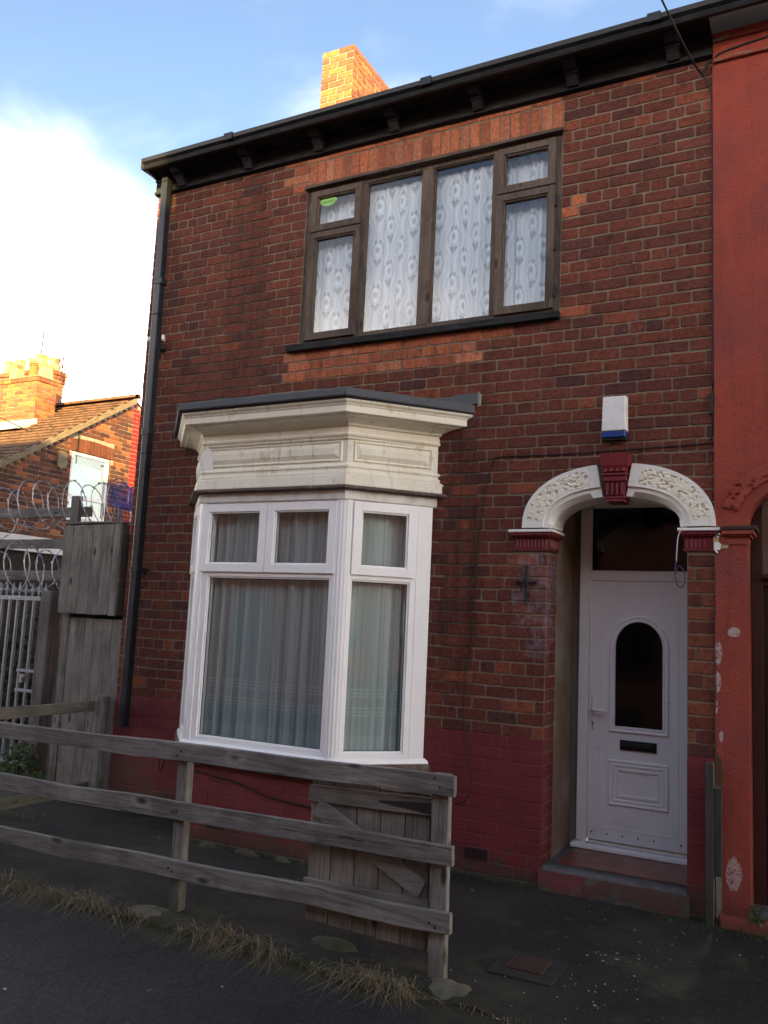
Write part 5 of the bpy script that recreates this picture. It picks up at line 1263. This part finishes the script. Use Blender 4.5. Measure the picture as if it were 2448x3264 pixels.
# two brick stacks with their pots
def stack(x0, x1, y0, y1, z0, z1, pots, parent, corb=True):
    m = MB(); m.box(x0+.012, x1-.012, y0+.012, y1-.012, z0, z1-.01); s_ = m.build('chimney_stack', MT['cement'], parent)
    w = Wall(); z = z1; k = 0
    cc = lambda u, zz: jit(R.choice([(.40, .15, .065), (.46, .19, .07), (.34, .12, .06), (.28, .10, .055)]), .15)
    while z-.0785 > z0:
        o = (.045 if k == 0 else .030 if k < 3 else .012 if k == 3 else 0) if corb else (0.02 if k == 0 else 0)
        w.course(z-.0785, z, [(x0-o, x1+o)], lambda u, zz, d, o=o: (u, y0-o+d, zz), cc, False, .1123*(k % 2), joint=.012, depth=.06)
        w.course(z-.0785, z, [(y0-o+.002, y1+o)], lambda u, zz, d, o=o: (x1+o-d, u, zz), cc, False, .1123*((k+1) % 2), joint=.012, depth=.06)
        z -= .0785; k += 1
    w.build(s_, MT['brick'], 60 if corb else 90)
    m = MB(); m.box(x0-.02, x1+.02, y0-.02, y1+.02, z1-.005, z1+.03); m.build('flaunching', MT['verge_mortar'], s_, bevel=.01)
    for (px, py, r, h, mt, sq) in pots:
        m = MB(); n_ = 4 if sq else 14; a0 = math.pi/4 if sq else 0; f = 1.3 if sq else 1
        prof_ = [(r*1.05, 0), (r*1.0, h*.06), (r*.88, h*.70), (r*.86, h*.78), (r*1.0, h*.80), (r*1.02, h*.86), (r*.92, h*.88), (r*1.06, h*.91), (r*1.06, h), (r*.85, h), (r*.80, h*.6)]
        m.rings([[(px+q*f*math.cos(a0+6.283*k/n_), py+q*f*math.sin(a0+6.283*k/n_), z1+.02+zz) for k in range(n_)] for q, zz in prof_], cap=False); m.build('chimney_pot', MT[mt], s_)
    return s_
stack(-9.6, -7.60, 5.0, 5.48, 5.0, 6.03, [(-8.35, 5.13, .105, .30, 'buff_pot', True), (-7.98, 5.22, .10, .34, 'clay_pot', False), (-7.73, 5.28, .11, .30, 'buff_pot', True)], lh, False)
stack(-10.6, -8.62, 6.05, 6.50, 5.0, 6.60, [(-10.02, 6.22, .095, .31, 'buff_pot', True), (-9.68, 6.22, .095, .31, 'buff_pot', True), (-9.34, 6.24, .095, .31, 'buff_pot', False), (-9.03, 6.22, .11, .35, 'buff_pot', True), (-8.75, 6.32, .095, .28, 'buff_pot', True)], lh, True)
m = MB(); m.rings([[(x, 4.55+.1*noise.noise(Vector((x*3, 0, 0))), verge(4.62)+.08), (x, 5.0, verge(4.9)+.20), (x, 5.02, verge(4.9)+.02)] for x in [-9.7+2.2*k/14 for k in range(15)]]); m.build('lead_apron', MT['white_board'], lh)
def aerial(label, base, h, els, group):
    t = thing('tv_aerial', label, 'aerial', base, group); b = Vector(base)
    m = MB(); m.tube([b, b+Vector((.02, 0, h))], .016, 6); m.build('mast', MT['rust_iron'], t)
    for (dz, ln, tilt) in els:
        c = b+Vector((.02, 0, h+dz)); d = Vector((1, -.25, tilt)).normalized()
        m = MB(); m.tube([c-d*.18, c+d*ln], .007, 5)
        for k in range(11): q = c+d*(ln*k/10); s_ = Vector((-.25, -1, .0)).normalized()*.07; m.tube([q-s_, q+s_], .004, 4)
        for s_ in (-1, 1): q = c-d*.14; m.tube([q, q+Vector((-.03, 0, .09*s_))], .006, 4); m.tube([q+Vector((-.03, -.12, .09*s_)), q+Vector((-.03, .12, .09*s_))], .004, 4)
        m.build('antenna', MT['rust_iron'], t)
aerial('television aerial on a tall mast rising from the chimney pots', (-9.05, 6.20, 6.90), .58, [(0, .55, .12)], 'television aerials')
aerial('double television aerial on the right side of the far chimney', (-8.52, 6.32, 6.40), .50, [(0, .62, -.02), (-.22, .55, -.05)], 'television aerials')
# flat-roofed lean-to with white fascia behind the alley gate
lt_ = thing('lean_to', 'flat-roofed lean-to with a white fascia board behind the razor wire', 'outbuilding', (-6, 3, 0))
m = MB(); m.box(-5.93, -5.88, .6, 4.75, 2.575, 2.83); m.build('white_fascia', MT['white_board'], lt_, bevel=.005)
m = MB(); m.box(-5.97, -5.9305, .6, 4.7, 2.79, 2.828); m.build('roof_deck', MT['lead'], lt_)
m = MB(); m.box(-5.99, -5.94, .6, 4.7, -.05, 2.57); m.build('shade_sheet', MT['deep_shade'], lt_)  # near-black sheet: deep shade below the fascia put into its colour
# alley scrub: a dark mass of dead hedge behind the gate
m = MB()
for k in range(5200):
    x, y, z = R.uniform(-4.9, -2.0), R.uniform(1.5, 2.3), abs(R.gauss(0, 1))*.9
    if z > 2.1: continue
    a = R.uniform(0, 6.28); l = R.uniform(.03, .09); d = Vector((math.cos(a), math.sin(a), R.uniform(-.6, 1))).normalized(); s_ = d.orthogonal().normalized()*l*.35; p = Vector((x, y, z)); t = R.uniform(.25, .8)
    m.add([p, p+d*l*.5+s_, p+d*l, p+d*l*.5-s_], [(0, 1, 2, 3)], (t*.8, t*.55, t*.6))
hd = kind(m.build('dead_hedge', MT['leaf'], fix=False), 'stuff'); hd['label'] = 'dark tangled dead hedge behind the metal alley gate'; hd['category'] = 'hedge'

# ------------------------------------------------------------------ terrace across the street, behind the camera: shades this side and shows in the glass
def across(name, label, x0, x1, y, eave, ridge, wallmat, seed, shade_stack_x=None):
    t = thing(name, label, 'house', ((x0+x1)/2, y, 0), 'houses across the street')
    dd = 4.2; m = MB()
    m.box(x0, x1, y-2*dd, y, -.05, eave); m.prism([(y, eave), (y-dd, ridge-.06), (y-2*dd, eave)], lambda a, b, d: (d, a, b), x0+.002, x1-.002)
    m.build('wall', MT[wallmat], t)
    m = MB()
    for s_, ya in ((1, y+.25), (-1, y-2*dd-.25)):
        za = eave-.10; m.add([(x0-.1, ya, za), (x1+.1, ya, za), (x1+.1, y-dd, ridge), (x0-.1, y-dd, ridge)], [(0, 1, 2, 3)])
    m.build('roof', MT['slate'], t, fix=False)
    if shade_stack_x: m = MB(); m.box(shade_stack_x, x1+.15, y-dd-.25, y-dd+.25, ridge-1.2, ridge+1.0); m.box(shade_stack_x-.04, x1+.19, y-dd-.29, y-dd+.29, ridge+.78, ridge+.92); m.build('chimney_stack', MT[wallmat], t)  # unseen wide stack, added to keep the low sun off the facade
    n_ = int((x1-x0)/4.2); rr = random.Random(seed)
    for k in range(n_):
        cx = x0+(k+.5)*(x1-x0)/n_
        for (a, b, z0, z1) in ((cx-1.4, cx-.2, 3.6, 5.0), (cx+.5, cx+1.5, 3.6, 5.0), (cx-1.5, cx-.1, .8, 2.4)):
            m = MB(); m.box(a, b, y, y+.03, z0, z1); w_ = m.build('window', MT['brown_frame'], t)
            for q in (a+.07, (a+b)/2+.03): m = MB(); m.box(q, q+(b-a)/2-.10, y+.0305, y+.036, z0+.07, z1-.07); m.build('window_pane', MT['dark_glass'], w_)
        m = MB(); m.box(cx+.6, cx+1.5, y, y+.04, .05, 2.15); m.build('door', MT['brown_door'], t)
    return t
across('terrace_house', 'brick terrace with slate roof facing the house across the street, lower roof', -22, 9.6, -9.9, 6.0, 8.96, 'brick_wall_across', 1, 8.06)
across('terrace_house', 'brick terrace with taller slate roof facing the house across the street', 9.6, 36, -9.9, 6.6, 9.75, 'brick_wall_across', 2)

# ------------------------------------------------------------------ small things on the ground
def blades(mb, x, y, z, n, spread, h, lean, cols, flat=.0):
    for _ in range(n):
        px, py = x+R.gauss(0, spread), y+R.gauss(0, spread*.45); a = R.uniform(0, 6.283); hh = h*R.uniform(.35, 1.15); L_ = lean*R.uniform(.3, 1.3)
        d = Vector((math.cos(a), math.sin(a)-.35, 0)); d.normalize(); s_ = Vector((-d.y, d.x, 0))*R.uniform(.0011, .0022); c = jit(R.choice(cols), .25)
        p0 = Vector((px, py, z)); p1 = p0+d*L_*hh*.35+Vector((0, 0, hh*.60)); p2 = p0+d*L_*hh+Vector((0, 0, hh*(.95-.75*min(1, L_*.8)))); p3 = p0+d*L_*hh*1.45+Vector((0, 0, hh*(.9-1.05*min(1, L_*.8))))
        if p3.z < z-.005: p3.z = z-.005+R.uniform(0, .01)
        mb.add([p0-s_, p0+s_, p1+s_, p1-s_, p2+s_*.7, p2-s_*.7, p3], [(0, 1, 2, 3), (3, 2, 4, 5), (5, 4, 6)], c)
ST = [(1, 1, 1), (.85, .82, .75), (1.1, 1.05, .95), (.65, .6, .5)]
m = MB()
x = -1.2
while x < 3.85:
    dn = (1.0 if x < 1.85 else (.15 if x < 2.36 else (1.0 if x < 3.0 else .6)))*max(0, .9+1.6*noise.noise(Vector((x*2.3, 7, 0))))
    e = -1.86+EDGE(x)
    blades(m, x, e+.005, -.03, int(34*dn*R.uniform(.3, 1.7)), .05, .085*R.uniform(.4, 1.6), 1.6, ST); x += .035
x = 3.9
while x < 5.6: blades(m, x, -1.86+EDGE(x)-.02, -.03, R.randint(0, 7), .03, .035, .9, ST); x += .04
o = kind(m.build('dry_grass', MT['straw'], fix=False), 'stuff'); o['label'] = 'strip of dry straw-coloured grass along the foot of the fence'; o['category'] = 'grass'
GN = [(1, 1, 1), (.8, .9, .7), (1.2, 1.1, .9), (.6, .7, .5)]
m = MB()
for (x0, x1, y, n_, h) in ((-1.6, .4, -.05, 420, .14), (.2, .75, -.03, 120, .09), (.75, 1.25, -.30, 60, .05), (1.3, 2.5, -.55, 120, .04), (4.6, 5.2, -.14, 90, .05), (3.1, 3.85, -.06, 90, .04), (5.1, 5.7, -.12, 160, .06), (-1.5, .0, -.8, 200, .09)):
    for _ in range(n_): blades(m, R.uniform(x0, x1), y+R.gauss(0, .05), .0, 1, .01, h, .6, GN)
for _ in range(420):
    x = R.uniform(-.5, 3.9); blades(m, x, -1.86+EDGE(x), -.03, 2, .02, .06, .7, GN)
o = kind(m.build('weeds', MT['leaf'], fix=False), 'stuff'); o['label'] = 'sparse green weeds along the foot of walls and fences'; o['category'] = 'weeds'
def bush(label, c, rx, rz, n_, ls):
    t = thing('ivy_plant', label, 'plant', c); m = MB(); C_ = Vector(c)
    for _ in range(n_):
        a = R.uniform(0, 6.283); r_ = R.random()**.5; zz = R.random()**1.3
        p = C_+Vector((rx*r_*math.cos(a)*(1-.5*zz), rx*.7*r_*math.sin(a)*(1-.5*zz), rz*zz)); nn = Vector((R.uniform(-1, 1), R.uniform(-1.4, .4), R.uniform(.1, 1.2))).normalized()
        u = nn.orthogonal().normalized(); u.rotate(Matrix.Rotation(R.uniform(0, 6.28), 3, nn)); w = nn.cross(u); l = ls*R.uniform(.6, 1.3); c_ = jit(R.choice(GN), .3)
        m.add([p-u*l, p-u*.25*l+w*.75*l-nn*l*.12, p+u*.5*l+w*.35*l, p+u*l, p+u*.5*l-w*.35*l, p-u*.25*l-w*.75*l-nn*l*.12], [(0, 1, 2, 5), (2, 3, 4, 5)], c_)
    m.build('leaves', MT['leaf'], t, fix=False)
    m = MB()
    for _ in range(9): a = R.uniform(0, 6.283); m.tube([C_, C_+Vector((rx*.4*math.cos(a), rx*.3*math.sin(a), rz*.5)), C_+Vector((rx*.7*math.cos(a), rx*.5*math.sin(a), rz*.85))], .003, 4)
    m.build('stems', MT['wood_dark'], t)
bush('low green ivy growing at the foot of the metal alley gate', (-1.55, .35, -.01), .30, .34, 420, .022)
bush('small green weed growing in the corner by the orange house door', (5.205, -.06, .06), .06, .11, 60, .012)
for (x, y, s_, lab) in ((4.235, -1.290, .095, 'small square rusted iron cover set in the path near the fence end'),):
    sc_ = MB(); sc_.box(x-.16, x+.17, y-.18, y+.16, -.02, .0105); t = thing('stopcock_cover', lab, 'cover', (x, y, 0)); sc_.build('surround', MT['cover_surround'], t, bevel=.006)
    m = MB(); m.box(x-s_, x+s_, y-s_, y+s_, .005, .0195); lid = m.build('lid', MT['rust_iron'], t, bevel=.002)
    m = MB()
    for i in range(6):
        for j in range(6): m.box(x-s_+.012+i*.03, x-s_+.03+i*.03, y-s_+.012+j*.03, y-s_+.03+j*.03, .0195, .0215)
    m.build('tread', MT['rust_iron'], lid)
m = MB()
for _ in range(110):
    x, y = R.uniform(3.9, 5.9), R.uniform(-2.0, -.12)
    if R.random() < .35: x, y = R.gauss(4.62, .14), R.gauss(-1.1, .3)
    if R.random() < .12: x, y = R.uniform(.2, 4), R.uniform(-3.4, -1.9)
    r_ = R.uniform(.002, .007) if R.random() < .88 else R.uniform(.008, .014); z = (yard_z(x, y) if y > -1.8 else -.025)+.003; a0 = R.uniform(0, 6.28)
    m.add([(x+r_*R.uniform(.6, 1.2)*math.cos(a0+k*1.2566), y+r_*R.uniform(.4, .9)*math.sin(a0+k*1.2566), z+R.uniform(0, .003)) for k in range(5)]+[(x, y, z-.004)], [(0, 1, 2, 3, 4), (0, 5, 1), (2, 5, 3), (4, 5, 0)])
o = kind(m.build('paint_flakes', MT['chip'], fix=False), 'stuff'); o['label'] = 'scattered pale flakes and grit on the path before the door'; o['category'] = 'litter'

m = MB()
for _ in range(75):
    x = R.uniform(-.4, 5.6); y = R.choice((R.gauss(-1.88, .12), R.gauss(-.25, .15), R.uniform(-1.8, -.2), R.uniform(-3.0, -1.9)))
    z = (yard_z(x, y) if y > -1.8 else -.022)+.004; a = R.uniform(0, 6.283); l = R.uniform(.010, .026); u = Vector((math.cos(a), math.sin(a), R.uniform(-.15, .3))).normalized(); w = Vector((-u.y, u.x, R.uniform(-.3, .3))); p = Vector((x, y, z+.003)); t = R.uniform(.3, 1.1)
    m.add([p-u*l, p-u*.3*l+w*.45*l+Vector((0, 0, .004)), p+u*.4*l+w*.35*l+Vector((0, 0, .006)), p+u*l, p+u*.4*l-w*.35*l, p-u*.3*l-w*.45*l], [(0, 1, 5), (1, 2, 4, 5), (2, 3, 4)], (t, t*.72, t*.6))
o = kind(m.build('dead_leaves', MT['straw'], fix=False), 'stuff'); o['label'] = 'scattered small brown dead leaves on the ground by fence and wall'; o['category'] = 'leaves'
